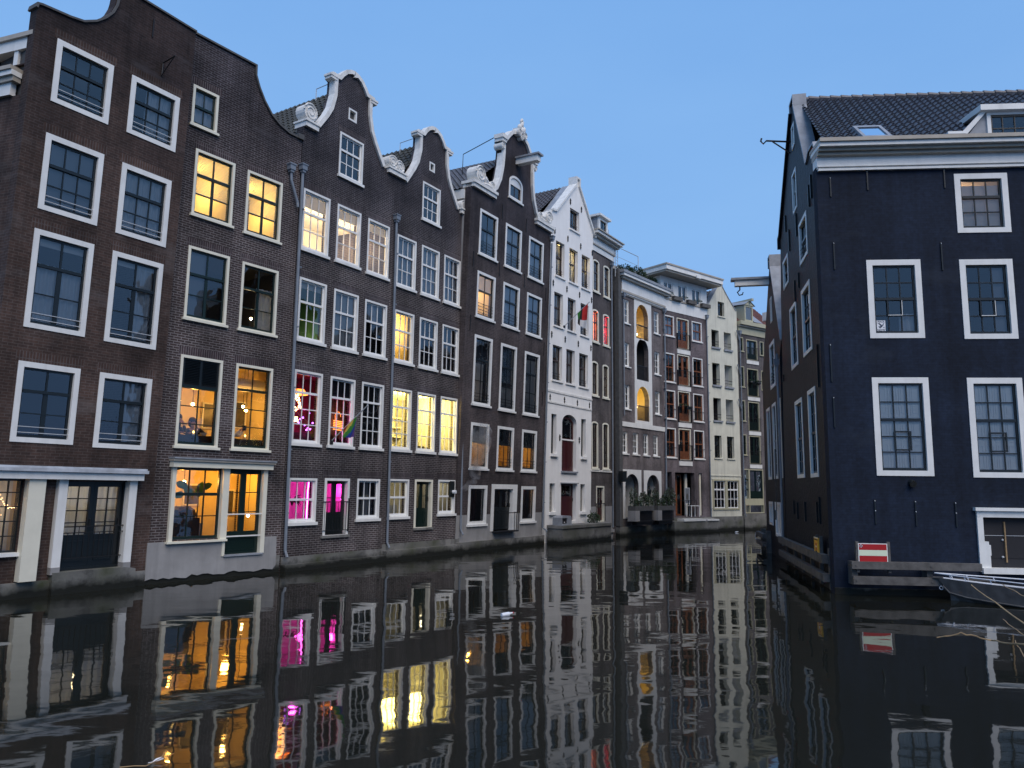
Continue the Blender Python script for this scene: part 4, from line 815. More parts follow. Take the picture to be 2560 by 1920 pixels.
with H7.part('mansard_cheek', ['lead']) as p: p.add([(.1, -.1, 16.8), (.1, 1.2, 18.0), (.1, 9, 18), (.1, 9, 16.8)], [(0, 1, 2, 3)])
with H7.part('dormer', ['white', 'lead', 'sashblack']) as p:
    p.ring(.85, 1.95, 16.82, 17.78, .16, -.18, -.08); p.box(.86, .92, -.08, 1.5, 16.82, 17.78, 1); p.box(1.88, 1.94, -.08, 1.5, 16.82, 17.78); p.box(.7, 2.1, -.34, 1.6, 17.78, 17.90); p.ring(1.0, 1.8, 16.97, 17.63, .05, -.12, -.09, 2); p.box(1.38, 1.42, -.12, -.09, 16.97, 17.63, 2)
pane(p.obj, 1.0, 1.8, 16.97, 17.63, -.1, H7)
with H7.part('roof_railing', ['rail']) as p:
    for u in (2.1, 2.6, 3.0): p.tube([(u, .3, 16.8), (u, .3, 17.7)], .02, 5)
    p.tube([(2.1, .3, 17.7), (3.0, .3, 17.7), (3.0, 5, 17.7)], .018, 5)
pipe(H7, [(2.62, -.08, 15.3), (2.64, -.08, 8), (2.62, -.08, .5)], .05, (2.62, -.10, 15.3))
# ================================================================ modern house with arched loggias
H8 = House('canal_house', 5.78, 42.663, 50, .14, 'modern grey house with arched white loggias and a planted roof terrace')
for (a, b, z0, z1) in ((1.12, 1.80, 12.28, 13.75), (4.69, 5.40, 12.25, 13.70), (1.09, 1.80, 9.70, 11.15), (4.70, 5.41, 9.67, 11.13), (1.10, 1.79, 7.20, 8.64), (4.71, 5.40, 7.19, 8.64)):
    win(H8, a, b, z0, z1, 'N8', [('blind', .3, .9, 0, 1)], lint=False)
for a, b in ((.84, 1.52), (2.02, 2.72), (3.24, 3.91), (4.42, 5.09)): win(H8, a, b, 4.61, 5.91, 'N8', [('blind', .4, .9, .0, 1)], lint=False)
arcs = [(11.60, 13.77), (9.10, 11.65), (6.66, 8.73)]
for z0, z1 in arcs: H8.hole(2.52, 3.98, z0, z1, arch=.80, seg=14)
for (a, b) in ((1.12, 2.64), (3.54, 4.96)): H8.hole(a, b, 1.0, 3.49, arch=.72, seg=14)
H8.wall([(.14, -.3), (6.0, -.3), (6.0, 14.05), (.14, 14.05)], ['h8brick', 'h8brick', 'panel_white', 'concrete'], bands=[(.70, 6.0, 6.19, 6.46, .06, 2), (.14, 6.0, -.3, .5, .25, 3)])
HW = House.__new__(House); HW.off = H8.off; HW.e = H8.e; HW.holes = []; HW.lint = []
for z0, z1 in arcs: HW.hole(2.53, 3.97, z0, z1, arch=.80, seg=14)
HW.wall([(2.30, 6.47), (4.34, 6.47), (4.34, 13.99), (2.30, 13.99)], ['panel_white', 'panel_white'], .03, (), 'white_panel', -.03); HW.holes = []
for (a, b) in ((.80, 2.93), (3.24, 5.33)):
    HW.holes = []; HW.hole(a+.33, a+1.83, 1.0, 3.48, arch=.72, seg=14); HW.wall([(a, .95), (b, .95), (b, 3.73), (a, 3.73)], ['panel_white', 'panel_white'], .03, (), 'white_panel', -.03)
for i, (z0, z1) in enumerate(arcs):
    H8.room(2.4, 4.1, z0, z1+.05, 'room_warm' if i != 1 else 'room_dark', 1.3, floor='soil')
    with H8.part('balcony_railing', ['iron']) as p:
        p.box(2.52, 3.98, .06, .10, z0+.86, z0+.92); p.box(2.52, 3.98, .06, .10, z0+.05, z0+.08)
        for k in range(15): u = 2.56+k*.10; p.box(u, u+.03, .07, .09, z0+.05, z0+.88)
    with H8.part('balcony_door', ['shutter', 'glass']) as p: p.ring(2.5, 3.2, z0+.02, z1-.3, .07, 1.1, 1.16); p.quad((2.55, 1.13, z0), (3.15, 1.13, z0), (3.15, 1.13, z1-.35), (2.55, 1.13, z1-.35), 1)
H8.lamp(3.45, .6, 12.1, (1, .62, .2), 26, .06); H8.lamp(3.0, .6, 8.0, (1, .68, .16), 34, .06)
with H8.part('wall_lamp', ['bulb']) as p: p.ball((3.5, .5, 12.05), .06)
with H8.part('string_of_lights', ['fairy']) as p:
    for i in range(14): p.ball((2.55+random.random()*.6, .25, 7.45+random.random()*.2), .02, 0, 5, 4)
H8.room(.6, 2.2, 7.0, 14, depth=2); H8.room(4.3, 5.9, 7.0, 14, depth=2); H8.room(.5, 5.8, 4.4, 6.0); 
for (a, b) in ((1.02, 2.74), (3.44, 5.06)):
    H8.room(a, b, .95, 3.6, 'white', 1.1, floor='soil')
    with H8.part('water_door', ['white', 'glass', 'blackout']) as p: p.ring(a+.25, a+1.0, 1.0, 2.9, .09, 1.0, 1.06); p.box(a+.3, a+.95, .99, 1.07, 2.15, 2.25); p.quad((a+.3, 1.03, 1), (a+.95, 1.03, 1), (a+.95, 1.03, 2.9), (a+.3, 1.03, 2.9), 1); p.box(a+.3, a+.95, 1.07, 1.085, 1, 2.9, 2)
    with H8.part('hanging_basket', ['iron']) as p: p.ball((a+.75, .5, 2.75), .16, 0, 10, 6, (1, 1, .6)); p.tube([(a+.75, .5, 2.8), (a+.75, .5, 3.4)], .01, 4)
with H8.part('lantern', ['iron', 'shade_white']) as p: p.ring(2.30, 2.50, 2.15, 2.5, .035, .78, .9); p.box(2.28, 2.52, .76, .92, 2.5, 2.56); p.tube([(2.4, .84, 2.56), (2.4, .84, 2.66)], .03, 6)
with H8.part('cornice', ['white', 'soffit', 'lead']) as p: p.box(.72, 6.0, -.06, .3, 13.96, 14.03, 1); p.box(.72, 6.0, -.10, .3, 14.03, 14.10); p.box(.70, 6.0, -.14, .3, 14.10, 14.22, 1); p.box(.80, 6.0, -.12, .3, 14.22, 14.85); p.box(.60, 6.25, -.32, .4, 14.85, 14.98, 1); p.box(.5, 6.35, -.45, .5, 14.98, 15.14); p.box(.4, 6.4, -.50, .9, 15.14, 15.30, 2)
with H8.part('brick_fin', ['soil', 'h8brick']) as p: p.box(.30, .66, -.16, 6, -.3, 15.38); p.box(.14, .295, -.28, .3, .55, 15.2)
with H8.part('downpipe_box', ['sashblack']) as p: p.box(.0, .45, -.55, -.285, 3.0, 3.6)
H8.body(.14, 6.0, 15.0, 'h8brick'); H8.slab([(.2, .3, 15.2), (6.0, .3, 15.2), (6.0, 9, 15.2), (.2, 9, 15.2)], 'lead', 'roof')
with H8.part('penthouse', ['white', 'soffit']) as p: p.box(.3, 6.0, 2.0, 8, 15.0, 16.35); p.box(.1, 6.1, 1.8, 8, 16.35, 16.55, 1)
with H8.part('terrace_railing', ['rail']) as p: p.tube([(.4, .6, 15.3), (.4, .6, 17.1), (3.9, .6, 17.1), (3.9, .6, 15.3)], .025, 5); p.tube([(.4, .6, 16.5), (3.9, .6, 16.5)], .012, 5)
pipe(H8, [(5.85, -.12, 13.9), (5.88, -.12, 6.6), (5.8, -.12, 6.0), (5.78, -.12, 1.0)], .06, (5.85, -.14, 13.75)); pipe(H8, [(.95, -.12, 13.6), (.95, -.12, 6.8)], .05, (.95, -.14, 13.75))
# ================================================================ plum brick house with timber doors
H9 = House('canal_house', 9.423, 47.004, 38.5, 0, 'plum brick house with varnished timber balcony doors and a white flat roofed attic')
for (z0, z1) in ((12.33, 13.67), (9.36, 11.23), (7.02, 8.85), (4.60, 6.46)):
    win(H9, .19, 1.21, z0, z1, 'T', [(CU, 0, 1, 0, .8)] if z0 > 12 else [], lint=False); win(H9, 3.02, 4.06, z0, z1, 'T', [(CU, .3, 1, 0, 1)] if z0 > 12 else [], lint=False)
for (z0, z1) in ((11.66, 13.67), (9.26, 11.26), (6.91, 8.88), (4.47, 6.48)):
    H9.hole(1.53, 2.68, z0, z1)
    with H9.part('door_frame', ['cream']) as p: p.ring(1.50, 2.70, z0, z1, .06, -.01, .14)
    leaf_door(H9, 'balcony_door', 1.57, 2.10, z0+.05, z1-.05, .08, 'timber', .28, 1, 2, False, False); leaf_door(H9, 'balcony_door', 2.105, 2.64, z0+.05, z1-.05, .08, 'timber', .28, 1, 2, False)
    with H9.part('balcony_railing', ['iron']) as p:
        p.box(1.46, 2.78, -.10, -.07, z0+.95, z0+.98); p.box(1.46, 1.49, -.10, 0, z0-.02, z0+.98); p.box(2.75, 2.78, -.10, 0, z0-.02, z0+.98); p.box(1.46, 2.78, -.1, -.07, z0, z0+.03)
        for k in range(13): p.box(1.5+k*.1, 1.512+k*.1, -.09, -.08, z0, z0+.95)
    with H9.part('concrete_lintel', ['panel_white']) as p: p.box(1.48, 2.78, -.05, .05, z0-.34, z0-.05)
for z0 in (9.36, 7.02, 4.60):
    for (a, b) in ((.15, 1.25), (2.98, 4.10)):
        with H9.part('window_guard', ['iron']) as p: p.box(a, b, -.05, -.03, z0+.62, z0+.65); p.box(a, b, -.05, -.03, z0+.10, z0+.12)
for (a, b) in ((.08, .78), (1.08, 3.0), (3.42, 3.78)): H9.hole(a, b, 1.0, 3.70)
with H9.part('entrance_door', ['timber', 'glass', 'cream']) as p:
    p.ring(1.3, 2.35, 1.0, 3.6, .10, .55, .6); p.box(1.75, 1.90, .54, .61, 1.0, 3.6); p.quad((1.35, .58, 1), (2.35, .58, 1), (2.35, .58, 3.6), (1.35, .58, 3.6), 1); p.box(2.55, 2.75, .4, .5, 1.0, 3.65, 2)
with H9.part('side_panel', ['cream']) as p: p.box(.28, .42, .1, .2, 1.0, 3.7); p.box(3.62, 3.76, .1, .2, 1.0, 3.7)
with H9.part('stair_railing', ['iron']) as p: p.box(1.3, 3.0, -.12, -.09, 1.95, 1.98); p.box(2.97, 3.0, -.12, -.09, 1.0, 1.98); p.box(2.2, 2.23, -.12, -.09, 1.0, 1.98)
for z in ((11.5, 13.9), (9.2, 11.4), (6.8, 9.0), (4.3, 6.6), (.9, 3.75)): H9.room(.05, 4.5, z[0], z[1], 'room_dark' if z[0] > 9 else 'room_black')
H9.lamp(.6, .7, 9.75, (1, .8, .45), 5); H9.lamp(3.5, .7, 7.35, (1, .85, .5), 9); H9.lamp(.75, .8, 6.0, (1, .4, .1), 4)
with H9.part('pendant_lamp', ['orange_lamp']) as p: p.tube([(.78, .5, 6.02), (.78, .5, 6.3)], .03, 6)
H9.wall([(0, -.3), (4.58, -.3), (4.58, 14.0), (0, 14.0)], ['h9brick', 'h9brick', 'concrete', 'white'], bands=[(0, 4.58, -.3, .9, .25, 2)])
with H9.part('attic_wall', ['white', 'soffit']) as p:
    p.plate([(-.05, 13.98), (4.66, 13.98), (4.66, 16.2), (-.05, 16.2)], [[(a, 14.85), (b, 14.85), (b, 15.88), (a, 15.88)] for a, b in ((.25, 1.15), (1.68, 2.55), (3.10, 3.98))], -.03, .2)
    p.box(-.08, 4.70, -.08, .1, 14.70, 14.80, 1)
for a, b in ((.25, 1.15), (1.68, 2.55), (3.10, 3.98)):
    with H9.part('attic_window', ['white_sash']) as p: p.ring(a, b, 14.85, 15.88, .08, .02, .10); p.box((a+b)/2-.06, (a+b)/2+.06, .03, .09, 14.9, 15.8)
    pane(p.obj, a, b, 14.85, 15.88, .06, H9)
H9.room(0, 4.6, 14.6, 16.1, depth=2)
with H9.part('flat_roof', ['white', 'soffit']) as p: p.box(-.5, 5.2, -.85, 8, 16.22, 16.34, 1); p.box(-.55, 5.25, -.95, 8, 16.34, 16.62); p.box(-.6, 5.3, -1.0, 8, 16.62, 16.72, 1); p.box(2.35, 2.75, -1.05, -.95, 16.25, 16.45)
with H9.part('attic_side', ['white']) as p: p.box(-.06, .1, .2, 8, 13.9, 16.2); p.box(4.5, 4.66, .2, 8, 13.9, 16.2)
H9.body(0, 4.58, 14, 'h9brick'); pipe(H9, [(4.54, -.07, 14.0), (4.56, -.07, .95), (4.66, -.2, .7)], .045, (4.54, -.1, 14.0))
# ================================================================ pale yellow house
H10 = House('canal_house', 13.008, 49.856, 36, 0, 'pale yellow plastered house with a pointed gable and dark open loggia windows')
for (a, b, z0, z1) in ((.51, 1.28, 12.21, 13.40), (1.81, 2.58, 12.18, 13.38), (.51, 1.30, 9.62, 11.12), (1.80, 2.60, 9.61, 11.10), (.53, 1.33, 7.24, 8.75), (1.83, 2.62, 7.24, 8.74)):
    H10.hole(a, b, z0, z1)
    with H10.part('loggia', ['lead', 'glass', 'iron']) as p: p.box(a-.05, b+.08, -.10, .05, z0-.12, z0-.002); p.box(a, b, .02, .05, z0+.40, z0+.43, 2); p.box(a, b, .02, .05, z0+.2, z0+.22, 2)
    H10.room(a-.0, b+.0, z0, z1, 'room_black' if a < 1 else 'panel_white', .9, floor='soil'); 
for (a, b, z0, z1) in ((.55, 1.30, 4.73, 6.25), (1.84, 2.61, 4.73, 6.24)): win(H10, a, b, z0, z1, 'Wt', lint=False, cas='yellow_stucco', sash='sashblack', lrows=2)
win(H10, 1.24, 1.95, 14.42, 15.47, 'Wt', lint=False, cas='yellow_stucco', sash='sashblack', top=0)
H10.hole(.33, 2.92, 1.42, 3.28)
with H10.part('window', ['cream2', 'white_sash']) as p:
    p.ring(.25, 2.98, 1.36, 3.34, .10, -.06, .12); p.box(1.50, 1.74, -.05, .11, 1.4, 3.3)
    for (a, b) in ((.36, 1.49), (1.75, 2.88)):
        p.ring(a, b, 1.46, 3.24, .06, .02, .08, 1); p.box(a, b, .01, .08, 2.62, 2.72, 1)
        for k in (1, 2): p.box(a+(b-a)*k/3-.02, a+(b-a)*k/3+.02, .03, .07, 1.5, 3.2, 1)
        p.box(a, b, .032, .068, 2.03, 2.07, 1)
pane(p.obj, .33, 2.92, 1.42, 3.28, .05, H10)
H10.room(.1, 3.1, 4.5, 6.4, 'room_black'); H10.room(.1, 3.1, 1.2, 3.4, 'room_dark'); H10.room(.6, 2.6, 14.3, 15.5, 'room_black', 1.5)
H10.wall([(0, -.3), (3.24, -.3), (3.26, 15.05), (3.16, 15.05), (2.28, 15.95), (1.76, 16.55), (1.73, 16.98), (1.32, 16.96), (1.28, 16.52), (.30, 15.15), (0, 15.15)], ['yellow_stucco', 'yellow_stucco', 'concrete', 'grey_stucco'], bands=[(0, 3.24, -.3, .92, .1, 2), (0, 3.24, 3.56, 3.62, .04, 0)])
with H10.part('coping', ['lead']) as p: p.strip([(.02, 15.16), (.28, 15.2), (1.26, 16.57), (1.30, 17.0), (1.75, 17.02), (1.79, 16.58), (2.31, 15.98), (3.18, 15.08)], .05, -.04, .35)
H10.body(0, 3.24, 14.9, 'yellow_stucco'); H10.tiles((-.1, .4, 14.95), (-.1, 8, 14.95), (1.6, .4, 16.45), 'tile_grey', ru=5); H10.slab([(3.3, .4, 14.9), (3.3, 8, 14.9), (1.6, 8, 16.4), (1.6, .4, 16.4)], 'tile_grey')
# ================================================================ unseen houses added round the bend to keep sky out of the panes
H12 = House('canal_house', 21.2, 41.0, 213, 0, 'unseen dark brick house added round the canal bend for reflections in the far windows')
for z in (2.0, 5.0, 8.0):
    for u in (1.2, 3.4, 5.6, 7.8): win(H12, u, u+1.1, z, z+1.9, 'S')
H12.room(.2, 10.5, 1.5, 10.5, 'room_black', 1.5)
H12.wall([(0, -.4), (10.8, -.4), (10.8, 11.0), (0, 11.0)], ['h7brick', 'h7brick']); H12.body(0, 10.8, 11.0, 'h7brick', 6); H12.slab([(0, .1, 11.0), (10.8, .1, 11.0), (10.8, 6, 11.3), (0, 6, 11.3)], 'lead', 'roof')
with H12.part('cornice', ['white']) as p: p.box(-.1, 10.9, -.3, .1, 10.6, 11.0)
H13 = House('canal_house', 28.0, 58.0, -59.5, 0, 'unseen grey brick house added far along the canal for reflections in the lower windows')  # out of view, added to block sky reflected in the lower panes
for z in (2.0, 5.2, 8.4, 11.4):
    for k in range(7): win(H13, 1.2+k*2.3, 2.4+k*2.3, z, z+2.0, 'S')
H13.room(.2, 18, 1.5, 13.8, 'room_black', 1.5)
H13.wall([(0, -.4), (18.5, -.4), (18.5, 15.0), (0, 15.0)], ['h8brick', 'h8brick']); H13.body(0, 18.5, 15.0, 'h8brick', 6); H13.slab([(0, .1, 15.0), (18.5, .1, 15.0), (18.5, 6, 15.3), (0, 6, 15.3)], 'lead', 'roof')
with H13.part('cornice', ['white']) as p: p.box(-.1, 18.6, -.3, .1, 14.5, 15.0)
# ================================================================ last grey house at the bend
H11 = House('canal_house', 15.775, 51.866, 34, -.08, 'grey brick house at the canal bend with green french doors and a pale yellow dormer')
for (a, b, z0, z1) in ((.04, .45, 12.25, 13.26), (2.24, 2.67, 12.19, 13.20), (.03, .46, 9.74, 11.19), (.05, .46, 7.37, 8.81), (.10, .50, 5.04, 6.45), (2.3, 2.75, 9.7, 11.1)): win(H11, a, b, z0, z1, 'K', lint=False)
for (z0, z1) in ((11.75, 13.20), (9.16, 11.12), (6.75, 8.77), (4.46, 6.40)):
    H11.hole(.82, 1.94, z0, z1)
    with H11.part('door_frame', ['cream2']) as p: p.ring(.78, 1.97, z0, z1, .06, -.01, .14)
    leaf_door(H11, 'french_door', .84, 1.37, z0+.05, z1-.05, .08, 'sashgreen', .3, 1, 2, z0 > 11, False); leaf_door(H11, 'french_door', 1.375, 1.91, z0+.05, z1-.05, .08, 'sashgreen', .3, 1, 2, z0 > 11)
    with H11.part('balcony_railing', ['iron']) as p:
        p.box(.76, 2.02, -.1, -.07, z0+.85, z0+.88); p.box(.76, 2.02, -.1, -.07, z0+.02, z0+.05)
        for k in range(13): p.box(.78+k*.1, .792+k*.1, -.09, -.08, z0, z0+.85)
    with H11.part('concrete_lintel', ['panel_white']) as p: p.box(.76, 2.04, -.05, .05, z0-.30, z0-.04)
H11.hole(.08, 2.12, 2.05, 4.06); H11.hole(.22, 2.12, 1.12, 1.68)
with H11.part('shopfront', ['cream2', 'sashgreen', 'glass']) as p:
    p.ring(.05, 2.15, 2.02, 4.10, .07, -.02, .12); p.box(.60, .72, -.02, .12, 2.05, 4.06); p.box(.05, 2.15, -.02, .12, 1.70, 2.02); p.ring(.20, 2.15, 1.10, 1.70, .06, -.02, .12); p.box(.62, .70, -.01, .11, 1.12, 1.68)
    for z in (2.7, 3.35): p.box(.1, .6, .02, .06, z, z+.05, 1)
    p.ring(.74, 2.08, 2.1, 4.0, .06, .03, .08, 1); p.box(1.38, 1.44, .03, .08, 2.1, 4.0, 1); p.box(.74, 2.08, .03, .07, 2.1, 2.6, 1); p.quad((.1, .09, 1.15), (2.1, .09, 1.15), (2.1, .09, 4.05), (.1, .09, 4.05), 2)
for z in ((11.5, 13.4), (9, 11.3), (6.6, 8.9), (4.3, 6.5), (1.0, 4.2)): H11.room(0, 4.9, z[0], z[1], 'room_black' if z[0] < 11 else 'room_dark')
H11.lamp(1.3, 1.0, 3.5, AMB, 3, .1)
H11.wall([(-.08, -.3), (5.0, -.3), (5.0, 13.55), (-.08, 13.55)], ['h11brick', 'h11brick', 'concrete'], bands=[(-.08, 5, -.3, 1.05, .12, 2)])
with H11.part('cornice', ['cream2', 'soffit']) as p: p.box(-.05, 5, -.06, .3, 13.50, 14.0); p.box(-.08, 5.05, -.2, .35, 14.0, 14.12, 1); p.box(-.1, 5.1, -.34, .4, 14.12, 14.38)
H11.tiles((-.1, .2, 14.35), (5.0, .2, 14.35), (-.1, 2.6, 16.5), 'tile_red', ru=5); H11.body(-.08, 5.0, 14.2, 'h11brick'); H11.slab([(-.1, 5.0, 14.3), (5, 5, 14.3), (5, 2.6, 16.4), (-.1, 2.6, 16.4)], 'tile_red')
with H11.part('gable_side', ['h11brick']) as p: p.add([(-.08, .2, 14.2), (-.08, 5, 14.2), (-.08, 2.6, 16.4)], [(0, 1, 2)])
with H11.part('dormer', ['cream2', 'lead', 'white_sash', 'blind']) as p:
    p.ring(.72, 1.62, 14.5, 15.66, .12, .0, .1); p.box(.72, .8, .1, 2.4, 14.4, 15.66); p.box(1.54, 1.62, .1, 2.4, 14.4, 15.66); p.add([(.6, -.1, 15.66), (1.2, -.1, 16.02), (1.2, 2.6, 16.3), (.6, 2.6, 15.9), (1.8, -.1, 15.66), (1.8, 2.6, 15.9)], [(0, 1, 2, 3), (1, 4, 5, 2)], 1); p.box(.84, 1.5, .06, .08, 14.62, 15.54, 3); p.plate([(.66, 15.66), (1.70, 15.66), (1.2, 15.98)], [], -.05, .1)
pane(p.obj, .84, 1.5, 14.6, 15.55, .04, H11)
with H11.part('dormer', ['cream2', 'lead']) as p: p.box(2.1, 2.9, -.05, .2, 14.4, 14.5); p.add([(1.95, .15, 14.6), (2.9, .15, 14.6), (2.6, 1.4, 15.8), (2.0, 1.4, 15.8)], [(0, 1, 2, 3)], 1)
with H11.part('hoist_beam', ['cream2', 'iron']) as p: p.box(1.10, 1.30, -.35, 1.6, 15.95, 16.12); p.tube([(1.2, -.2, 16.0), (1.2, -.2, 15.8)], .02, 5, 1) if False else None
with H11.part('hook', ['iron']) as p: p.tube([(2.2, -.6, 13.9), (2.2, -.6, 13.7), (2.28, -.6, 13.62), (2.34, -.6, 13.7)], .02, 5)
for z0 in (12.9, 10.5, 8.1): pipe(H11, [(-.38, -.15, z0+.75), (.0, -.1, z0)], .05)
pipe(H11, [(.0, -.1, 13.4), (.0, -.1, 1.2), (.05, -.15, .9)], .045, (.0, -.12, 13.4))
# ================================================================ right: black corner house (two facades)
HF = House('corner_house', 8.262, 19.608, -5, 0, 'big black painted corner house with wide white window frames and a plum tiled roof')
SH = ('shutter', 0, 1, 0, 1)
def rwin(u0, u1, z0, z1, cur, **k):
    w = win(HF, u0, u1, z0, z1, 'R3', cur, lint=False, **k)
    o = HF.off; uc = (u0+u1)/2; zz = z0+.14+(z1-z0-.3)*.25
    return w
rwin(3.51, 4.86, 9.38, 11.02, [('blind', 0, 1, 0, .62), ('blind', 0, 1, .62, .9)], trows=1, top=.36)
wp_ = rwin(1.13, 2.51, 6.55, 8.67, [(CU, .62, 1, .02, .3)])
rwin(3.49, 4.82, 6.52, 8.65, [('greyblind', .7, 1, 0, 1)])
rwin(1.11, 2.52, 2.97, 5.51, [SH], lrows=3, top=.42, trows=2); rwin(3.47, 4.82, 2.95, 5.50, [SH], lrows=3, top=.42, trows=2)
rwin(5.9, 7.25, 2.95, 5.50, [SH], lrows=3, top=.42, trows=2); rwin(5.9, 7.25, 6.52, 8.65, [])
for (u, z) in ((1.62, 7.15), (3.96, 7.12)):
    with HF.part('vent_pane', ['sashblack', 'white'], None) as p: p.ring(u, u+.40, z, z+.50, .03, .035, .06, 0); p.box(u+.37, u+.385, .03, .036, z+.02, z+.48, 1); p.box(u+.02, u+.38, .03, .036, z+.02, z+.035, 1)
for (u, z) in ((1.62, 3.62), (3.96, 3.60)):
    with HF.part('vent_pane', ['sashblack']) as p: p.ring(u, u+.42, z, z+.50, .035, .035, .06)
HF.hole(3.58, 6.2, .70, 2.08)
with HF.part('boathouse_frame', ['white']) as p:
    p.box(3.40, 6.4, -.14, .1, 2.12, 2.20); p.box(3.46, 6.3, -.06, .14, 1.96, 2.12); p.plate([(3.46, .62), (3.72, .62), (3.72, .80), (3.72, 1.02), (3.74, 1.02), (3.74, 1.28), (3.70, 1.28), (3.70, 1.36), (3.60, 1.36), (3.60, 1.97), (3.46, 1.97)], [], -.06, .14); p.box(3.5, 6.3, -.12, .2, .58, .72)
with HF.part('boathouse_door', ['blackout', 'straw', 'rail']) as p:
    p.box(3.6, 6.2, .12, .17, .7, 2.0); p.box(4.16, 4.19, .08, .12, .85, 1.85, 1); p.ball((4.11, .1, 1.40), .028, 2, 8, 5); p.ball((4.09, .1, .98), .03, 2, 8, 5)
    for z in (.95, 1.5): p.box(3.7, 6.2, .11, .121, z, z+.012, 2) if z == 1.5 else p.box(3.7, 6.2, .11, .121, z, z+.01)
with HF.part('vent_cap', ['sashblack']) as p: p.tube([(1.95, .0, 2.80), (1.95, -.12, 2.76)], .085, 12)
HF.room(1.0, 9, 9.2, 11.1, 'room_warm', 2.5); HF.room(1.0, 9, 6.4, 8.8, 'room_dark', 3); HF.room(1.0, 9, 2.8, 5.6, 'room_dark', 2)
HF.lamp(4.2, 1.2, 10.6, (1, .7, .55), 16, .2)
HF.wall([(-.05, -.4), (9.5, -.4), (9.5, 11.3), (-.05, 11.3)], ['navy', 'navy', 'concrete'], bands=[(-.05, 9.5, -.4, .16, .03, 2)])
with HF.part('cornice', ['white', 'soffit', 'lead']) as p:
    p.box(-.02, 9.5, -.10, .3, 11.16, 11.22); p.box(-.04, 9.5, -.06, .3, 11.22, 11.56); p.box(-.04, 9.5, -.12, .3, 11.26, 11.29); p.box(-.05, 9.5, -.20, .35, 11.56, 11.64, 1); p.box(-.05, 9.5, -.30, .35, 11.64, 11.72, 1); p.box(-.06, 9.5, -.42, .4, 11.72, 11.83); p.box(-.07, 9.5, -.48, .45, 11.83, 11.93, 1); p.box(-.05, 9.5, -.44, .5, 11.93, 11.95, 2)
for (u, z0, z1) in ((.30, 10.45, 11.0), (1.27, 10.62, 11.16), (3.26, 10.63, 11.16), (.31, 8.42, 9.17), (3.06, 8.36, 9.12), (.10, 5.4, 6.4), (1.02, 1.75, 2.36), (2.01, 1.72, 2.35), (2.98, 1.70, 2.33), (.12, 4.2, 5.0)):
    with HF.part('wall_anchor', ['sashblack', 'rail']) as p: p.box(u-.016, u+.016, -.035, 0, z0, z1); p.ball((u, -.035, z1-.03), .016, 1, 6, 4); p.ball((u, -.035, z1-.28), .016, 1, 6, 4) if z1 < 3 else None
HF.tiles((.28, .15, 11.98), (9.5, .15, 11.98), (.66, 3.75, 15.25), 'tile_plum', tw=.235, th=.27, ru=8, amp=.030, step=.045)
with HF.part('ridge_tiles', ['tile_plum']) as p:
    u = .66
    while u < 9.4: p.tube([(u, 3.75, 15.27), (u+.33, 3.75, 15.25)], [.12, .10], 8); u += .34
HF.slab([(.8, 3.75, 15.2), (9.5, 3.75, 15.2), (9.5, 7.6, 11.6), (1.3, 7.6, 11.6)], 'tile_plum')
with HF.part('skylight', ['lead', 'glass', 'room_black']) as p:
    sl = 3.27/3.6; f = lambda u, y, h: (u, y-h*.67, 11.98+(y-.15)*sl+h*.74)
    for (a, b, c, d) in ((1.35, 2.13, .35, .45), (1.35, 2.13, 1.05, 1.15), (1.35, 1.44, .45, 1.05), (2.04, 2.13, .45, 1.05)): p.add([f(a, c, .03), f(b, c, .03), f(b, d, .03), f(a, d, .03), f(a, c, .14), f(b, c, .14), f(b, d, .14), f(a, d, .14)], [(4, 5, 6, 7), (0, 1, 5, 4), (1, 2, 6, 5), (2, 3, 7, 6), (3, 0, 4, 7)])
    p.add([f(1.4, .4, .11), f(2.1, .4, .11), f(2.1, 1.1, .11), f(1.4, 1.1, .11)], [(0, 1, 2, 3)], 1); p.add([f(1.4, .4, .06), f(2.1, .4, .06), f(2.1, 1.1, .06), f(1.4, 1.1, .06)], [(0, 1, 2, 3)], 2)
with HF.part('dormer', ['white', 'lead']) as p:
    p.ring(4.72, 6.2, 12.05, 13.0, .10, .45, .60); p.box(4.72, 6.2, .5, .55, 12.0, 12.1); p.add([(4.74, .6, 12.1), (4.74, 1.75, 13.0), (4.74, .6, 13.0)], [(0, 1, 2)], 1); p.add([(6.18, .6, 12.1), (6.18, 1.75, 13.0), (6.18, .6, 13.0)], [(0, 1, 2)], 1)
    p.add([(4.5, .3, 12.98), (6.4, .3, 12.98), (6.4, 1.8, 13.12), (4.5, 1.8, 13.12), (4.5, .3, 13.14), (6.4, .3, 13.14), (6.4, 1.8, 13.28), (4.5, 1.8, 13.28)], [(0, 3, 2, 1), (4, 5, 6, 7), (0, 1, 5, 4), (1, 2, 6, 5), (2, 3, 7, 6), (3, 0, 4, 7)])
    p.add([(4.1, .42, 12.28), (4.72, .42, 13.0), (4.72, .42, 13.14), (4.02, .42, 12.40), (4.1, .62, 12.28), (4.72, .62, 13.0), (4.72, .62, 13.14), (4.02, .62, 12.40)], [(0, 1, 2, 3), (4, 5, 6, 7), (0, 1, 5, 4), (2, 3, 7, 6), (3, 0, 4, 7)])
    p.add([(4.10, .5, 12.2), (4.72, .5, 12.2), (4.72, .5, 13.0)], [(0, 1, 2)], 1); p.box(3.62, 4.08, .34, .44, 12.33, 12.40)
with HF.part('dormer_window', ['sashblack']) as p:
    p.ring(4.82, 6.1, 12.15, 12.9, .05, .48, .54)
    for u in (5.14, 5.46, 5.78): p.box(u-.015, u+.015, .49, .53, 12.2, 12.85)
    p.box(4.86, 6.06, .492, .528, 12.50, 12.53)
pane(p.obj, 4.82, 6.1, 12.15, 12.9, .51, HF)
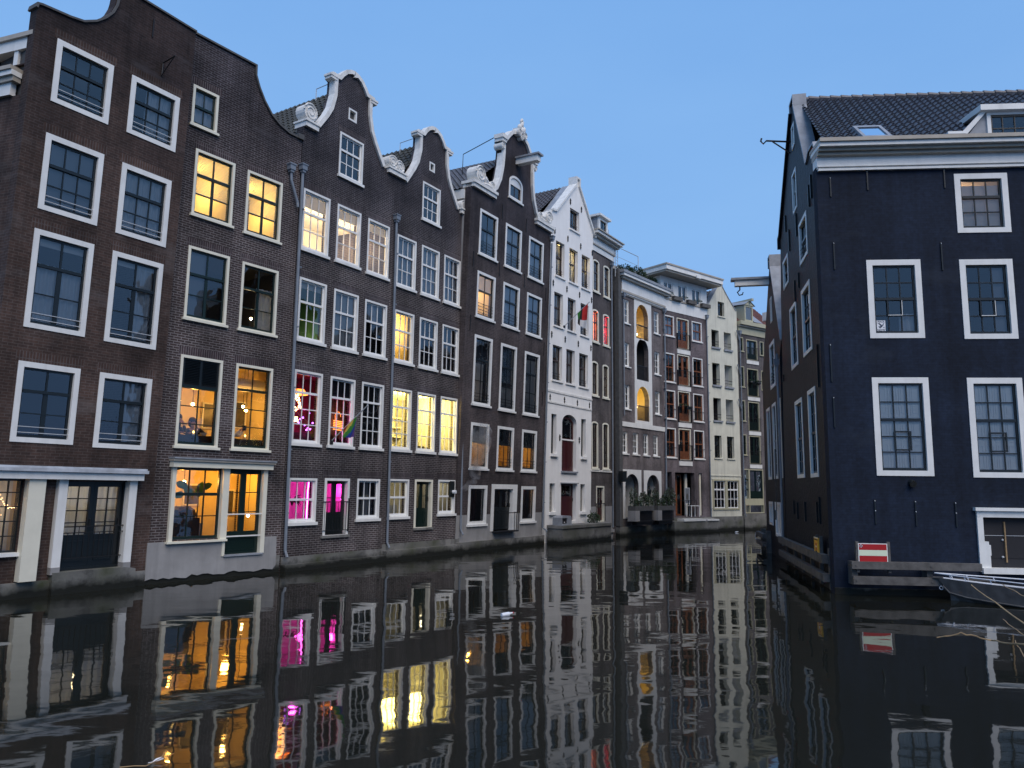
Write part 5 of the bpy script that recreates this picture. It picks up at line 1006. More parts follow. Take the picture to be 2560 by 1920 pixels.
with HF.part('dormer_back', ['room_dark']) as p: p.quad((4.74, 1.3, 12.1), (6.2, 1.3, 12.1), (6.2, 1.3, 13), (4.74, 1.3, 13))
# side facade of the same house, along the narrow water
HS = House('tmp', 10.063, 28.084, 258, 0, '')
for (a, b, z0, z1) in ((2.86, 4.21, 6.60, 8.70), (5.28, 6.74, 6.62, 8.71), (3.21, 4.60, 2.98, 5.49), (5.66, 6.90, 2.96, 5.53)): win(HS, a, b, z0, z1, 'R3', [], lint=False, cw=.13, set=-.0, lrows=3 if z0 < 4 else 2)
win(HS, 5.32, 6.70, 9.50, 10.83, 'R3', [], lint=False, cols=2, trows=1, rail='iron', nrail=3, cw=.12); win(HS, 1.74, 2.93, 9.67, 10.71, 'R3', [('blind', 0, 1, 0, 1)], lint=False, cols=2, cw=.12); win(HS, 4.42, 5.22, 11.50, 12.84, 'R3', [], lint=False, cols=1, cw=.1, trows=1); win(HS, 4.70, 5.22, 13.6, 14.38, 'R3', [], lint=False, cols=1, trows=1, lrows=1, cw=.1)
HS.room(1.5, 8.3, 9.3, 11.2, 'room_black', 1.0); HS.room(4.2, 5.7, 11.3, 13.2, 'room_black', .8); HS.room(.6, 8.3, 6.4, 8.9, 'room_black', 1.0); HS.room(.6, 8.3, 2.8, 5.7, 'room_dark', 1.0)
HS.wall([(.0, -.4), (8.60, -.4), (8.60, 11.55), (8.30, 12.15), (7.55, 12.25), (7.1, 12.05), (5.40, 14.75), (5.40, 15.12), (4.75, 15.12), (4.75, 14.85), (1.25, 11.75), (1.25, 11.35), (.9, 9.5), (.2, 4.0)], ['tarwall', 'tarwall'], thick=.25)
with HS.part('gable_coping', ['lead']) as p: p.strip([(4.72, 14.85), (4.70, 15.17), (5.45, 15.17), (5.47, 14.77), (7.14, 12.12)], .07, -.06, .36); p.strip([(7.05, 12.12), (7.55, 12.31), (8.32, 12.21), (8.70, 11.6)], .06, -.05, .4)
with HS.part('gable_coping', ['tarwall']) as p: p.strip([(1.1, 11.4), (1.12, 11.80), (1.4, 11.85), (4.74, 14.88)], .10, -.09, .4)
with HS.part('hoist_hook', ['iron']) as p: p.tube([(4.3, 0, 14.1), (4.3, -.75, 14.2), (4.3, -.85, 14.1), (4.3, -.93, 14.2), (4.3, -.9, 14.3)], .03, 6); p.tube([(4.3, 0, 13.7), (4.3, -.55, 14.15)], .025, 5)
for (u, z0, z1) in ((7.3, 10.7, 11.36), (7.7, 10.8, 11.5), (4.98, 10.6, 11.37), (3.45, 10.6, 11.36), (2.8, 11.5, 12.1), (7.55, 5.4, 6.6), (.95, 6.5, 6.75), (4.2, 8.66, 9.37), (5.0, 8.9, 9.4), (2.25, 1.8, 2.25), (3.0, 1.66, 2.2), (4.5, 1.64, 2.24), (6.5, 1.68, 2.26), (6.9, 1.66, 2.4)):
    with HS.part('wall_anchor', ['sashblack']) as p: p.box(u-.02, u+.02, -.05, 0, z0, z1)
bpy.context.view_layer.update()
def adopt(src, dst):                                            # second facade becomes parts of the same house
    mrel = dst.e.matrix_world.inverted() @ src.e.matrix_world
    for c in list(src.e.children):
        ml = c.matrix_basis.copy(); c.parent = dst.e; c.matrix_parent_inverse = Matrix(); c.matrix_basis = mrel @ ml
    bpy.data.objects.remove(src.e)
FS = HS; MS = HS.e.matrix_world.copy(); adopt(HS, HF)
# ================================================================ next black gable house with the white hoist beam
HG = House('canal_house', 11.314, 33.969, 258, 0, 'small black gabled house with a white hoist beam, behind the black corner house')
win(HG, 3.9, 4.4, 9.32, 10.34, 'R3', [], lint=False, cols=1, cw=.08, trows=1, lrows=1); win(HG, 3.2, 4.7, 6.68, 8.54, 'R3', [], lint=False, cols=2, rail='iron', nrail=4)
for (a, b) in ((1.48, 2.6), (3.38, 4.5), (5.2, 5.85)): win(HG, a, b, 3.05, 6.05, 'R3', [], lint=False, lrows=3, cols=2, cw=.12)
HG.hole(3.4, 4.85, .82, 2.10); HG.hole(1.45, 2.55, 1.2, 2.12)
with HG.part('water_door', ['white']) as p: p.ring(3.34, 4.92, .80, 2.14, .10, -.03, .14); p.box(3.44, 4.82, .06, .12, .85, 2.05); p.box(3.5, 3.9, .04, .06, .9, 2.0); p.box(4.1, 4.7, .04, .06, .9, 2.0)
with HG.part('window', ['white', 'blind']) as p: p.ring(1.40, 2.60, 1.18, 2.14, .12, -.03, .14); p.box(1.5, 2.5, .09, .11, 1.25, 2.05, 1)
HG.room(.4, 6, 6.4, 10.4, 'room_black', 1.5); HG.room(.4, 6, 2.8, 6.2, 'room_black', 1.5); HG.lamp(4.2, .8, 9.8, (1, .8, .5), 4)
HG.wall([(.1, -.4), (6.0, -.4), (6.05, 7.6), (6.62, 8.1), (4.45, 11.5), (4.40, 12.0), (3.95, 12.0), (3.9, 11.55), (.4, 7.6), (.3, 7.0)], ['tarwall', 'tarwall'])
with HG.part('gable_coping', ['lead']) as p: p.strip([(3.92, 11.6), (3.93, 12.05), (4.46, 12.05), (4.50, 11.55), (6.70, 8.12)], .07, -.05, .5)
HG.tiles((6.6, .45, 8.1), (6.6, 5, 8.1), (4.3, .45, 11.6), 'tile_plum'); HG.slab([(.2, .3, 7.2), (.2, 12, 7.2), (4.2, 12, 11.5), (4.2, .3, 11.5)], 'tile_plum')
with HG.part('hoist_beam', ['white', 'lead', 'iron']) as p:
    p.box(3.5, 3.75, -1.35, .1, 11.0, 11.24); p.box(3.42, 3.83, -1.5, .1, 11.24, 11.33, 1)
    p.tube([(3.62, -1.15, 11.0), (3.62, -1.15, 10.85), (3.62, -1.25, 10.75), (3.62, -1.18, 10.62), (3.62, -1.05, 10.65), (3.62, -1.02, 10.74)], .028, 6, 2)
pipe(HG, [(6.02, -.10, 7.7), (5.98, -.10, 4), (5.95, -.10, .6)], .05, (6.02, -.12, 7.2))
with HG.part('side_walls', ['tarwall']) as p: p.box(.1, .35, .3, 12, -.4, 7.4); p.box(5.75, 6.0, .3, 7, -.4, 7.6)
# ---------------------------------------------------------------- things along the water
def at(H, u, y, z): return H.world(u, y, z)
def thing_at(H, name, u, y, z, label, cat, group=None, M_=None):
    if M_ is None: M_ = Matrix.Translation(H.e.location) @ H.e.rotation_euler.to_matrix().to_4x4(); off = H.off
    else: off = 0
    e = empty(name, M_ @ Vector((u-off, y, z)), 0, label, cat, group); e.rotation_euler = M_.to_euler(); return e
class P2(MB):
    def __init__(p, e, name, mats, smooth=False): MB.__init__(p); p.e = e; p.n = name; p.mt = mats; p.sm = smooth
    def __enter__(p): return p
    def __exit__(p, *a): p.obj = p.build(p.n, p.mt, p.e, smooth=p.sm)
# fenders
e = thing_at(HF, 'timber_fender', .22, -.42, .03, 'weathered two rail timber fender under the red and white sign', 'fender')
with P2(e, 'upper_rail', ['wood_old']) as p: p.box(0, 3.06, -.08, .08, .64, .82); 
with P2(e, 'lower_rail', ['wood_old']) as p: p.box(.02, 3.3, -.08, .08, .27, .46)
for u in (.12, 1.9):
    with P2(e, 'post', ['wood_old']) as p: p.box(u-.07, u+.07, .082, .38, .25, .80); p.disc(u-.02, .73, .022, -.095, -.08); p.disc(u-.02, .36, .022, -.095, -.08)
e = thing_at(HS, 'timber_fender', .3, -.17, 0, 'long weathered timber fender along the shaded side of the black corner house', 'fender', M_=MS)
with P2(e, 'upper_rail', ['wood_old']) as p: p.box(-.6, 7.9, -.08, .08, .70, .92)
with P2(e, 'lower_rail', ['wood_old']) as p: p.box(-.5, 8.0, -.08, .08, .24, .44)
for u in (.1, 2.0, 3.6, 5.2, 6.6, 7.9):
    with P2(e, 'post', ['wood_old']) as p: p.box(u-.08, u+.08, .082, .20, .05, .9 if u < 7.5 else 1.08)
e = thing_at(HG, 'timber_fender', 0, -.28, 0, 'short dark timber fender in front of the small black gabled house', 'fender')
with P2(e, 'upper_rail', ['wood_old']) as p: p.box(-1.0, 1.6, -.08, .08, .60, .78)
with P2(e, 'lower_rail', ['wood_old']) as p: p.box(-.9, 1.7, -.08, .08, .25, .42)
for u in (-.4, 1.5):
    with P2(e, 'post', ['wood_old']) as p: p.box(u-.1, u+.1, .082, .3, -.4, .9)
e = thing_at(HG, 'marker_plate', -1.15, -.33, .55, 'small pale blue triangular plate at the end of the short fender', 'marker')
with P2(e, 'plate', ['litter']) as p: p.plate([(-.02, .16), (-.02, -.16), (-.34, .0)], [], -.02, .02); 
with P2(e, 'bracket', ['wood_old']) as p: p.box(-.02, .2, -.02, .04, -.05, .05)
e = thing_at(HG, 'rope', 4.25, -.06, 4.2, 'hanging grey rope ending in a coil by the white water door', 'rope')
with P2(e, 'line', ['wood_old']) as p: p.tube([(0, 0, 0), (.03, -.02, -1.2), (0, -.02, -2.4)], .018, 5); p.tube([(.12*math.sin(t*.7), -.03-.004*t, -2.55+.18*math.cos(t*.7)) for t in range(20)], .016, 5)
# signs
MATS['sign_red'] = paint('sign_red', (.42, .016, .018), .4, .1); MATS['sign_pale'] = paint('sign_pale', (.72, .80, .60), .4, .05); MATS['sign_yellow'] = paint('sign_yellow', (.80, .42, .03), .4, .12); MATS['ink'] = paint('sign_ink', (.05, .03, .015), .5, .1); MATS['ink_blue'] = paint('poster_ink', (.03, .045, .08), .6, .1)
e = thing_at(HF, 'waterway_sign', .41, -.40, .83, 'red sign with a pale horizontal stripe standing on the timber fender', 'sign')
with P2(e, 'board', ['white']) as p: p.box(0, .70, -.03, -.005, 0, .46)
with P2(e, 'red_panel', ['sign_red']) as p: p.box(.022, .68, -.034, -.03, .30, .44); p.box(.022, .68, -.034, -.03, .02, .155)
with P2(e, 'pale_stripe', ['sign_pale']) as p: p.box(.015, .685, -.035, -.029, .16, .295)
with P2(e, 'emblem', ['litter', 'ink_blue']) as p:
    for k in range(8): a = k*math.pi/4; p.plate([(.07+.012*math.cos(a-.3), .395+.012*math.sin(a-.3)), (.07+.042*math.cos(a-.25), .395+.042*math.sin(a-.25)), (.07+.042*math.cos(a+.3), .395+.042*math.sin(a+.3)), (.07+.012*math.cos(a+.3), .395+.012*math.sin(a+.3))], [], -.037, -.034, k % 2)
for u in (-.05, .70):
    with P2(e, 'post', ['wood_old']) as p: p.box(u, u+.07, -.02, .06, -.25, .50)
def text(parent, name, body, size, loc, mat, sx=1.0):
    c = bpy.data.curves.new(name, 'FONT'); c.body = body; c.size = size; c.align_x = 'CENTER'; c.extrude = .001; c.resolution_u = 2; c.offset = size*.02
    t = bpy.data.objects.new(name+'_curve', c); COL.objects.link(t); bpy.context.view_layer.update()
    me = bpy.data.meshes.new_from_object(t.evaluated_get(bpy.context.evaluated_depsgraph_get())); bpy.data.objects.remove(t)
    me.materials.clear(); me.materials.append(MATS[mat]); o = bpy.data.objects.new(name, me); COL.objects.link(o); o.parent = parent
    o.location = loc; o.rotation_euler = (R(90), 0, 0); o.scale = (sx, 1, 1); return o
e = thing_at(HS, 'notice_board', 6.85, -.17, .80, 'small yellow notice with dark text lines on the side fender near the corner', 'sign', M_=MS)
with P2(e, 'board', ['sign_yellow']) as p: p.box(0, .62, -.03, 0, 0, .50)
with P2(e, 'symbol', ['sign_red', 'litter']) as p: p.box(.24, .38, -.035, -.03, .29, .36); p.box(.24, .38, -.036, -.03, .24, .29, 1); p.box(.24, .38, -.035, -.03, .17, .24)
with P2(e, 'text_lines', ['ink']) as p:
    for (a, b, z) in ((.08, .54, .43), (.22, .42, .12), (.08, .54, .05)):
        u = a
        while u < b: w_ = random.uniform(.015, .03); p.box(u, u+w_, -.033, -.03, z, z+random.choice((.03, .04))); u += w_+.008
with P2(e, 'top_strip', ['cream']) as p: p.box(0, .62, -.034, -.028, .485, .515)
for u in (.0, .60):
    with P2(e, 'post', ['wood_old']) as p: p.box(u, u+.08, .002, .08, -.1, .56)
e = thing_at(HF, 'poster', 1.34, .066, 6.74, 'white poster with a dove and the words PEACE NOW in the black house window', 'poster')
with P2(e, 'sheet', ['litter']) as p: p.box(0, .22, -.004, 0, 0, .30)
text(e, 'headline', 'PEACE', .062, (.11, -.005, .245), 'ink_blue', .98); text(e, 'footline', 'NOW', .078, (.11, -.005, .018), 'ink_blue', 1.0)
with P2(e, 'dove', ['ink_blue']) as p:
    D = [(.02, .225), (.07, .228), (.105, .20), (.135, .17), (.15, .195), (.165, .222), (.20, .225), (.175, .20), (.165, .165), (.145, .145), (.125, .12), (.075, .085), (.065, .11), (.03, .135), (.07, .14), (.10, .15), (.075, .175), (.06, .20)]
    p.plate(D, [], -.0065, -.004); p.plate([(.155, .13), (.185, .11), (.195, .095), (.17, .10)], [], -.0065, -.004); p.plate([(.182, .118), (.195, .135), (.198, .115)], [], -.0065, -.004)
# landing, metal box and shrub by the white house
e = thing_at(H6, 'stone_landing', 0, 0, 0, 'mossy stone landing in front of the white plastered house', 'landing')
with P2(e, 'block', ['concrete']) as p: p.box(.02, 5.1, -.95, -.13, -.4, .72)
with P2(e, 'top_slab', ['concrete']) as p: p.box(-.02, 5.15, -1.0, -.13, .72, .86)
e = thing_at(H6, 'metal_box', .10, -.62, .862, 'grey rounded metal box open at the front on the mossy landing', 'box')
with P2(e, 'case', ['lead']) as p: p.plate([(0, 0), (.95, 0), (.95, .36), (.85, .44), (.1, .44), (0, .36)], [[(.06, .08), (.55, .08), (.55, .34), (.06, .34)]], -.25, .25)
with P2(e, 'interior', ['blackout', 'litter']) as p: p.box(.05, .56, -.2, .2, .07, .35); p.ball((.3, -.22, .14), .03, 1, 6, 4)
def plant(e, name, mats, n, r, h, leaf=.09, up=.5, z0=0.0, stem=True, sx=1.0):
    with P2(e, name, mats) as p:
        for i in range(n):
            a = random.uniform(0, 6.283); q = math.sqrt(random.random()); x = r*sx*q*math.cos(a); y = r*.6*q*math.sin(a); z = z0+h*random.random()**.8*(1.05-.4*q)
            d = Vector((math.cos(a)*random.uniform(.3, 1), math.sin(a)*random.uniform(.3, 1), random.uniform(-.3, up+.4))).normalized(); l = leaf*random.uniform(.6, 1.5)
            s = d.cross(Vector((random.uniform(-1, 1), random.uniform(-1, 1), random.uniform(-.4, 1)))).normalized()*l*.38; b0 = Vector((x, y, z)); m_ = b0+d*l*.5+Vector((0, 0, l*.12))
            p.add([b0, m_+s, b0+d*l, m_-s], [(0, 1, 2, 3)], 0 if random.random() < .86 or len(mats) == 1 else 1)
    if stem:
        with P2(e, 'stem', ['wood_old']) as p:
            for i in range(max(3, int(n/60))): a = random.uniform(0, 6.283); p.tube([(0, 0, z0-.05), (r*.4*math.cos(a), r*.25*math.sin(a), z0+h*.5), (r*.7*math.cos(a)*sx, r*.4*math.sin(a), z0+h*.9)], .008, 4)
e = thing_at(H6, 'shrub', 4.1, -.45, .86, 'small dark shrub at the right end of the mossy landing', 'shrub'); plant(e, 'foliage', ['plant'], 420, .42, .55, .07)
e = thing_at(H4, 'vent_fan', 8.42, -.02, 2.38, 'black vent fan with a white rim in the small window beside the drainpipe', 'vent')
with P2(e, 'housing', ['sashblack']) as p: p.box(-.16, .14, -.02, .04, -.2, .42)
with P2(e, 'spout', ['litter']) as p: p.tube([(.02, -.02, .0), (.05, -.16, .0)], .07, 10)
# planters in front of the arched house
for k, (a, b) in enumerate(((.90, 3.05), (3.45, 5.55))):
    e = thing_at(H8, 'planter', a, -.62, 0, ('left' if k == 0 else 'right')+' grey trough planter with iron grating below the '+('lantern' if k == 0 else 'dress form')+' arch', 'planter')
    with P2(e, 'trough', ['soil']) as p: p.box(.0, b-a, -.18, .30, 1.40, 1.66)
    with P2(e, 'end_block', ['grey_stucco']) as p: p.box(-.04, .42, -.22, .30, .82, 1.40)
    with P2(e, 'grating', ['iron']) as p:
        p.box(.45, b-a, -.12, -.08, 1.33, 1.38); p.box(.45, b-a, -.12, -.08, .80, .85)
        for i in range(16): u = .5+i*(b-a-.55)/15; p.box(u, u+.025, -.11, -.09, .85, 1.33)
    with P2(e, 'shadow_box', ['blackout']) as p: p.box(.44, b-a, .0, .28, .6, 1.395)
    L = ('lantern', 'dress form')[k]
    for j, (u, r, h, n) in enumerate(((.22, .26, 1.15, 420), (.75, .30, .45, 300), (1.35, .40, .85, 520), (1.9, .30, .7, 320)) if k == 0 else ((.15, .24, 1.15, 420), (.85, .32, .5, 320), (1.45, .36, .8, 460), (1.95, .45, 1.2, 700))):
        d = ('tall thin climber at the left end', 'low pale edged plant', 'bushy middle plant', 'leafy plant at the right end')[j]
        e2 = thing_at(H8, 'planter_plant', a+u, -.56, 1.62, d+' of the trough under the '+L+' arch', 'plant'); plant(e2, 'foliage', ['plant', 'plant_pale'], n, r, h, .075)
e = thing_at(H8, 'dress_form', 4.65, .45, 2.02, 'black dress form hanging in the right white arch', 'dress form')
with P2(e, 'torso', ['sashblack'], True) as p:
    rings = [(0, .11), (.12, .14), (.25, .12), (.40, .17), (.52, .20), (.60, .16), (.64, .06), (.74, .05)]
    V = []; F = []
    for (z, r) in rings:
        for i in range(12): a = i*math.pi/6; V.append((r*math.cos(a)*1.15, r*.65*math.sin(a), z))
    for j in range(len(rings)-1):
        for i in range(12): F.append((j*12+i, j*12+(i+1) % 12, j*12+12+(i+1) % 12, j*12+12+i))
    F.append(tuple(range(12))[::-1]); F.append(tuple(range(84, 96))); p.add(V, F)
with P2(e, 'cap', ['iron']) as p: p.ball((0, 0, .78), .05); p.tube([(0, 0, .8), (0, 0, 1.2)], .008, 4)
for k, u in enumerate((2.2, 3.7, 5.2)):
    e = thing_at(H8, 'terrace_shrub', u, .55, 15.28, ('leftmost leafy shrub', 'middle bushy shrub', 'rightmost trailing shrub')[k]+' on the roof terrace above the arched house', 'shrub', 'roof terrace shrubs')
    plant(e, 'foliage', ['plant'], 900, .75, (.9, 1.15, .8)[k], .10)
for k, u in enumerate((.55, 2.0, 3.46)):
    e = thing_at(H9, 'window_box', u, -.16, 14.74, ('left', 'middle', 'right')[k]+' weathered window box under the white attic storey', 'window box', 'attic window boxes')
    with P2(e, 'trough', ['wood_old']) as p: p.box(0, .86, -.12, .10, 0, .24)
    plant(e, 'foliage', ['plant'], 160, .4, .14, .05, z0=.24, stem=False)
    e.children[1].location = (.43, 0, 0)
for k, (u, z) in enumerate(((2.05, 7.82),)):
    e = thing_at(H9, 'balcony_planter', 1.75, -.20, 7.72, 'dark planter hanging on the third balcony railing of the plum house', 'planter')
    with P2(e, 'trough', ['sashblack']) as p: p.box(0, .55, -.08, .08, 0, .2)
    plant(e, 'foliage', ['plant'], 120, .28, .12, .06, z0=.2, stem=False); e.children[1].location = (.28, 0, 0)
for k, u in enumerate((.88, 1.62)):
    e = thing_at(H11, 'balcony_basket', u, -.2, 10.02, ('left', 'right')+() if False else ('left dark flower basket', 'right dark flower basket')[k]+' on the green french door balcony', 'flower basket', 'balcony flower baskets')
    with P2(e, 'basket', ['sashblack']) as p: p.ball((.15, 0, .1), .17, 0, 10, 6, (1.2, .7, .7))
    plant(e, 'foliage', ['plant'], 100, .2, .1, .06, z0=.16, stem=False); e.children[1].location = (.15, 0, 0)
e = thing_at(H9, 'picture_board', 1.95, -.05, 1.0, 'pale framed picture board standing in the plum house doorway', 'picture')
with P2(e, 'frame', ['rail']) as p: p.ring(0, .48, .75, 1.75, .04, 0, .04)
with P2(e, 'sheet', ['greyblind', 'picture']) as p: p.box(.04, .44, .01, .03, .79, 1.71); p.ball((.24, .01, 1.2), .1, 1, 8, 6, (1, .1, 2))
with P2(e, 'leg', ['rail']) as p: p.box(.05, .08, .0, .03, 0, .76); p.box(.40, .43, .0, .03, 0, .76)
e = thing_at(H9, 'side_table', 2.05, -.25, .95, 'small white framed table on the plum house landing', 'table')
with P2(e, 'table_top', ['white']) as p: p.box(0, .85, -.2, .2, .66, .70)
for (u, y) in ((0, -.2), (.81, -.2), (0, .16), (.81, .16)):
    with P2(e, 'leg', ['white']) as p: p.box(u, u+.04, y, y+.04, 0, .66)
e = thing_at(H9, 'landing', 0, 0, 0, 'low stone landing at the plum brick house', 'landing')
with P2(e, 'block', ['concrete']) as p: p.box(.05, 4.5, -.75, -.26, -.4, .70)
with P2(e, 'top_slab', ['panel_white']) as p: p.box(.9, 3.0, -.8, -.26, .70, .84); p.box(3.2, 4.4, -.8, -.26, .70, .80)
e = thing_at(H7, 'aerial', 2.95, -.15, 15.0, 'lattice aerial on a bracket at the top of the grey drainpipe', 'aerial')
with P2(e, 'mast', ['rail']) as p: p.tube([(0, 0, -.2), (0, 0, 1.6)], .02, 5); p.tube([(.35, 0, .0), (.35, 0, 1.5)], .015, 5)
with P2(e, 'lattice', ['rail']) as p:
    for i in range(8): z = .05+i*.19; p.tube([(0, 0, z), (.35, 0, z)], .012, 4); p.tube([(0, 0, z), (.35, 0, z+.19)], .01, 4)
# ---------------------------------------------------------------- boat
bd = Vector((.80, -.60, 0)).normalized(); e = empty('boat', (10.42, 18.88, 0), math.atan2(bd.y, bd.x), 'narrow grey weathered boat with an aluminium rail, moored below the white boathouse frame', 'boat')
prof = [(0, .015, .50, .02, .20), (.25, .13, .49, .06, .05), (.6, .26, .475, .16, -.02), (1.1, .40, .46, .29, -.06), (1.8, .55, .44, .42, -.1), (2.8, .66, .43, .54, -.12), (4.2, .66, .43, .56, -.12)]
with P2(e, 'hull', ['hull'], False) as p:
    V = []; F = []
    for (x, hb, zg, hc, zc) in prof: V += [(x-.0, -hb, zg), (x+.12 if x < .1 else x, -hc, zc+.12), (x+.3 if x < .1 else x, 0, zc-.12), (x+.12 if x < .1 else x, hc, zc+.12), (x, hb, zg)]
    for i in range(len(prof)-1):
        for k in range(4): F.append((i*5+k, i*5+k+1, i*5+5+k+1, i*5+5+k))
    F.append(tuple(range(30, 35))); p.add(V, F)
with P2(e, 'side_deck', ['alu']) as p:
    for s in (-1, 1):
        for i in range(len(prof)-1):
            a, b = prof[i], prof[i+1]; ia = max(0, a[1]-.16); ib = max(0, b[1]-.16)
            p.add([(a[0], s*a[1], a[2]+.012), (b[0], s*b[1], b[2]+.012), (b[0], s*ib, b[2]+.03), (a[0], s*ia, a[2]+.03)], [(0, 1, 2, 3)])
with P2(e, 'cockpit_floor', ['hull']) as p: p.add([(x, s*(hb-.14), .18) for (x, hb, *_r) in prof[2:] for s in (-1, 1)], [(2*i, 2*i+1, 2*i+3, 2*i+2) for i in range(4)])
for s in (-1, 1):
    with P2(e, 'rail', ['alu']) as p: p.tube([(x-.06, s*max(.02, hb-.02), zg+.115) for (x, hb, zg, *_r) in prof], .014, 6)
    with P2(e, 'rub_strake', ['wood_old']) as p: p.tube([(x+.10 if x < .1 else x, s*(hc+.03), zc+.13) for (x, hb, zg, hc, zc) in prof], .022, 5)
for x, hb, zg in ((.3, .14, .49), (.62, .26, .475), (1.15, .40, .46), (1.9, .55, .44)):
    for s in (-1, 1):
        with P2(e, 'stanchion', ['alu']) as p: p.tube([(x, s*(hb-.02), zg), (x-.04, s*(hb-.02), zg+.115)], .010, 5)
with P2(e, 'bow_plate', ['wood_old']) as p: p.box(-.10, .12, -.05, .05, .50, .53)
with P2(e, 'bow_ring', ['alu']) as p: p.tube([(.06+.04*math.cos(t*.7), 0, .27+.04*math.sin(t*.7)) for t in range(10)], .009, 5)
# dry stems leaning in from the quay beside the viewer
e = empty('dry_reed', (3.55, 2.5, 0), 0, 'tangle of dry straw coloured stems leaning over the water at the lower right', 'reed')
for pts, r in (([(0, 0, .0), (-.35, .3, 1.25), (-1.24, 1.01, 1.93), (-1.0, 1.79, 2.01)], .006), ([(.05, 0, 0), (-.3, .3, 1.3), (-1.23, 1.0, 2.05), (-.87, 1.72, 2.02)], .004), ([(0, .1, 0), (-.4, .4, 1.2), (-1.24, 1.01, 1.88), (-.88, 1.73, 1.84)], .004), ([(-.05, 0, 0), (-.5, .5, 1.2), (-1.25, 1.01, 1.84), (-.93, 1.76, 1.72), (-1.05, 1.83, 1.745), (-1.15, 1.89, 1.71)], .006), ([(-.05, .1, 0), (-.5, .5, 1.1), (-1.25, 1.01, 1.79), (-.84, 1.70, 1.73)], .004)):
    with P2(e, 'stem', ['straw']) as p:
        P = [Vector(q) for q in pts]; Q = []
        for i in range(len(P)-1):
            for k in range(6): t = k/6; Q.append(P[i].lerp(P[i+1], t))
        Q.append(P[-1]); p.tube([tuple(v+Vector((random.uniform(-1, 1), random.uniform(-1, 1), random.uniform(-1, 1)))*.004) for v in Q], [r*(1-.5*i/len(Q)) for i in range(len(Q))], 5)
for nm, loc, lab in (('floating_bottle', (-.05, 15.64, .02), 'small white plastic bottle floating in mid canal'), ('floating_bottle', (14.2, 48.3, .03), 'tiny pale bottle floating far off below the pale yellow house')):
    e = empty(nm, loc, .6, lab, 'bottle')
    with P2(e, 'bottle_body', ['litter']) as p: p.tube([(-.12, 0, 0), (.05, 0, .01), (.09, 0, .02), (.14, 0, .025)], [.04, .042, .02, .016], 8)
    with P2(e, 'cap', ['sign_red' if loc[1] < 20 else 'litter']) as p: p.tube([(.14, 0, .025), (.165, 0, .027)], .018, 8)
e = empty('feather', (-3.22, 7.27, .012), .3, 'curled white feather floating at the bottom left', 'feather')
with P2(e, 'vane', ['litter']) as p: p.add([(0, 0, 0), (.03, .035, .02), (.075, .04, .03), (.10, .01, .02), (.07, .012, .01), (.04, .005, .005)], [(0, 1, 5), (1, 2, 4, 5), (2, 3, 4)])
with P2(e, 'quill', ['litter']) as p: p.tube([(-.03, -.005, 0), (0, 0, .002), (.05, .02, .01)], .003, 4)
e = empty('twig', (-3.33, 7.17, .01), .2, 'thin pale twig floating beside the white feather', 'twig')
with P2(e, 'stick', ['straw']) as p: p.tube([(-.12, 0, 0), (0, .004, .004), (.10, -.002, 0)], .005, 5); p.tube([(.10, 0, 0), (.2, .09, .03), (.30, .14, .05)], .004, 5); p.tube([(.2, .09, .03), (.22, .2, .06)], .003, 4)
# ---------------------------------------------------------------- flags
def flag(H, label, base, d, dz, s0, s1, hang, cols, mats):
    e = thing_at(H, 'flag', base[0], 0, base[1], label, 'flag')
    with P2(e, 'pole', ['rail']) as p: p.tube([(0, 0, 0), (0, -d, dz)], .018, 6); p.ball((0, -d, dz), .03, 0, 8, 5)
    with P2(e, 'holder', ['iron']) as p: p.box(-.05, .05, -.08, 0, -.08, .06)
    with P2(e, 'cloth', mats) as p:
        n, mm = 24, 14; V = []; F = []; mi = []
        for i in range(n+1):
            s = s0+(s1-s0)*i/n; f = i/n
            for j in range(mm+1):
                t = j/mm; L = hang(f)*t; V.append((.07*math.sin(f*9+t*2.5)*t**.5-.02, -d*s+.10*t*math.sin(f*3.1)+.22*t*(.5-f)*0, dz*s-L-.015))
        for i in range(n):
            for j in range(mm): p_ = (i*(mm+1)+j, i*(mm+1)+j+1, (i+1)*(mm+1)+j+1, (i+1)*(mm+1)+j); F.append(p_); mi.append(cols((i+.5)/n, (j+.5)/mm))
        k = len(p.v); p.v += V; p.f += F; p.m += mi
for nm, c in (('f_red', (.55, .03, .03)), ('f_orange', (.60, .22, .03)), ('f_yellow', (.62, .45, .08)), ('f_green', (.06, .28, .05)), ('f_blue', (.03, .06, .35)), ('f_violet', (.12, .05, .25)), ('f_black', (.02, .02, .02)), ('f_white', (.8, .8, .8))): MATS[nm] = paint('cloth_'+nm[2:], c, .8, .15, 6)
flag(H3, 'rainbow striped flag hanging from a pole on the magenta lit house', (1.80, 3.95), 1.55, 1.11, .36, .72, lambda f: .10+.55*f**.6, lambda f, t: min(5, int((.55*t+f*.75)*4.8)), ['f_red', 'f_orange', 'f_yellow', 'f_green', 'f_blue', 'f_violet'])
flag(H6, 'green, black, white and red flag drooping from a pole on the white plastered house', (1.56, 10.72), 1.46, 1.11, .55, .95, lambda f: .35+.95*f**.8, lambda f, t: (0 if f < .35 else (1 if f < .55 else 2)) if t < .62 else (3 if f > .4 else 1), ['f_green', 'f_black', 'f_red', 'f_white'])
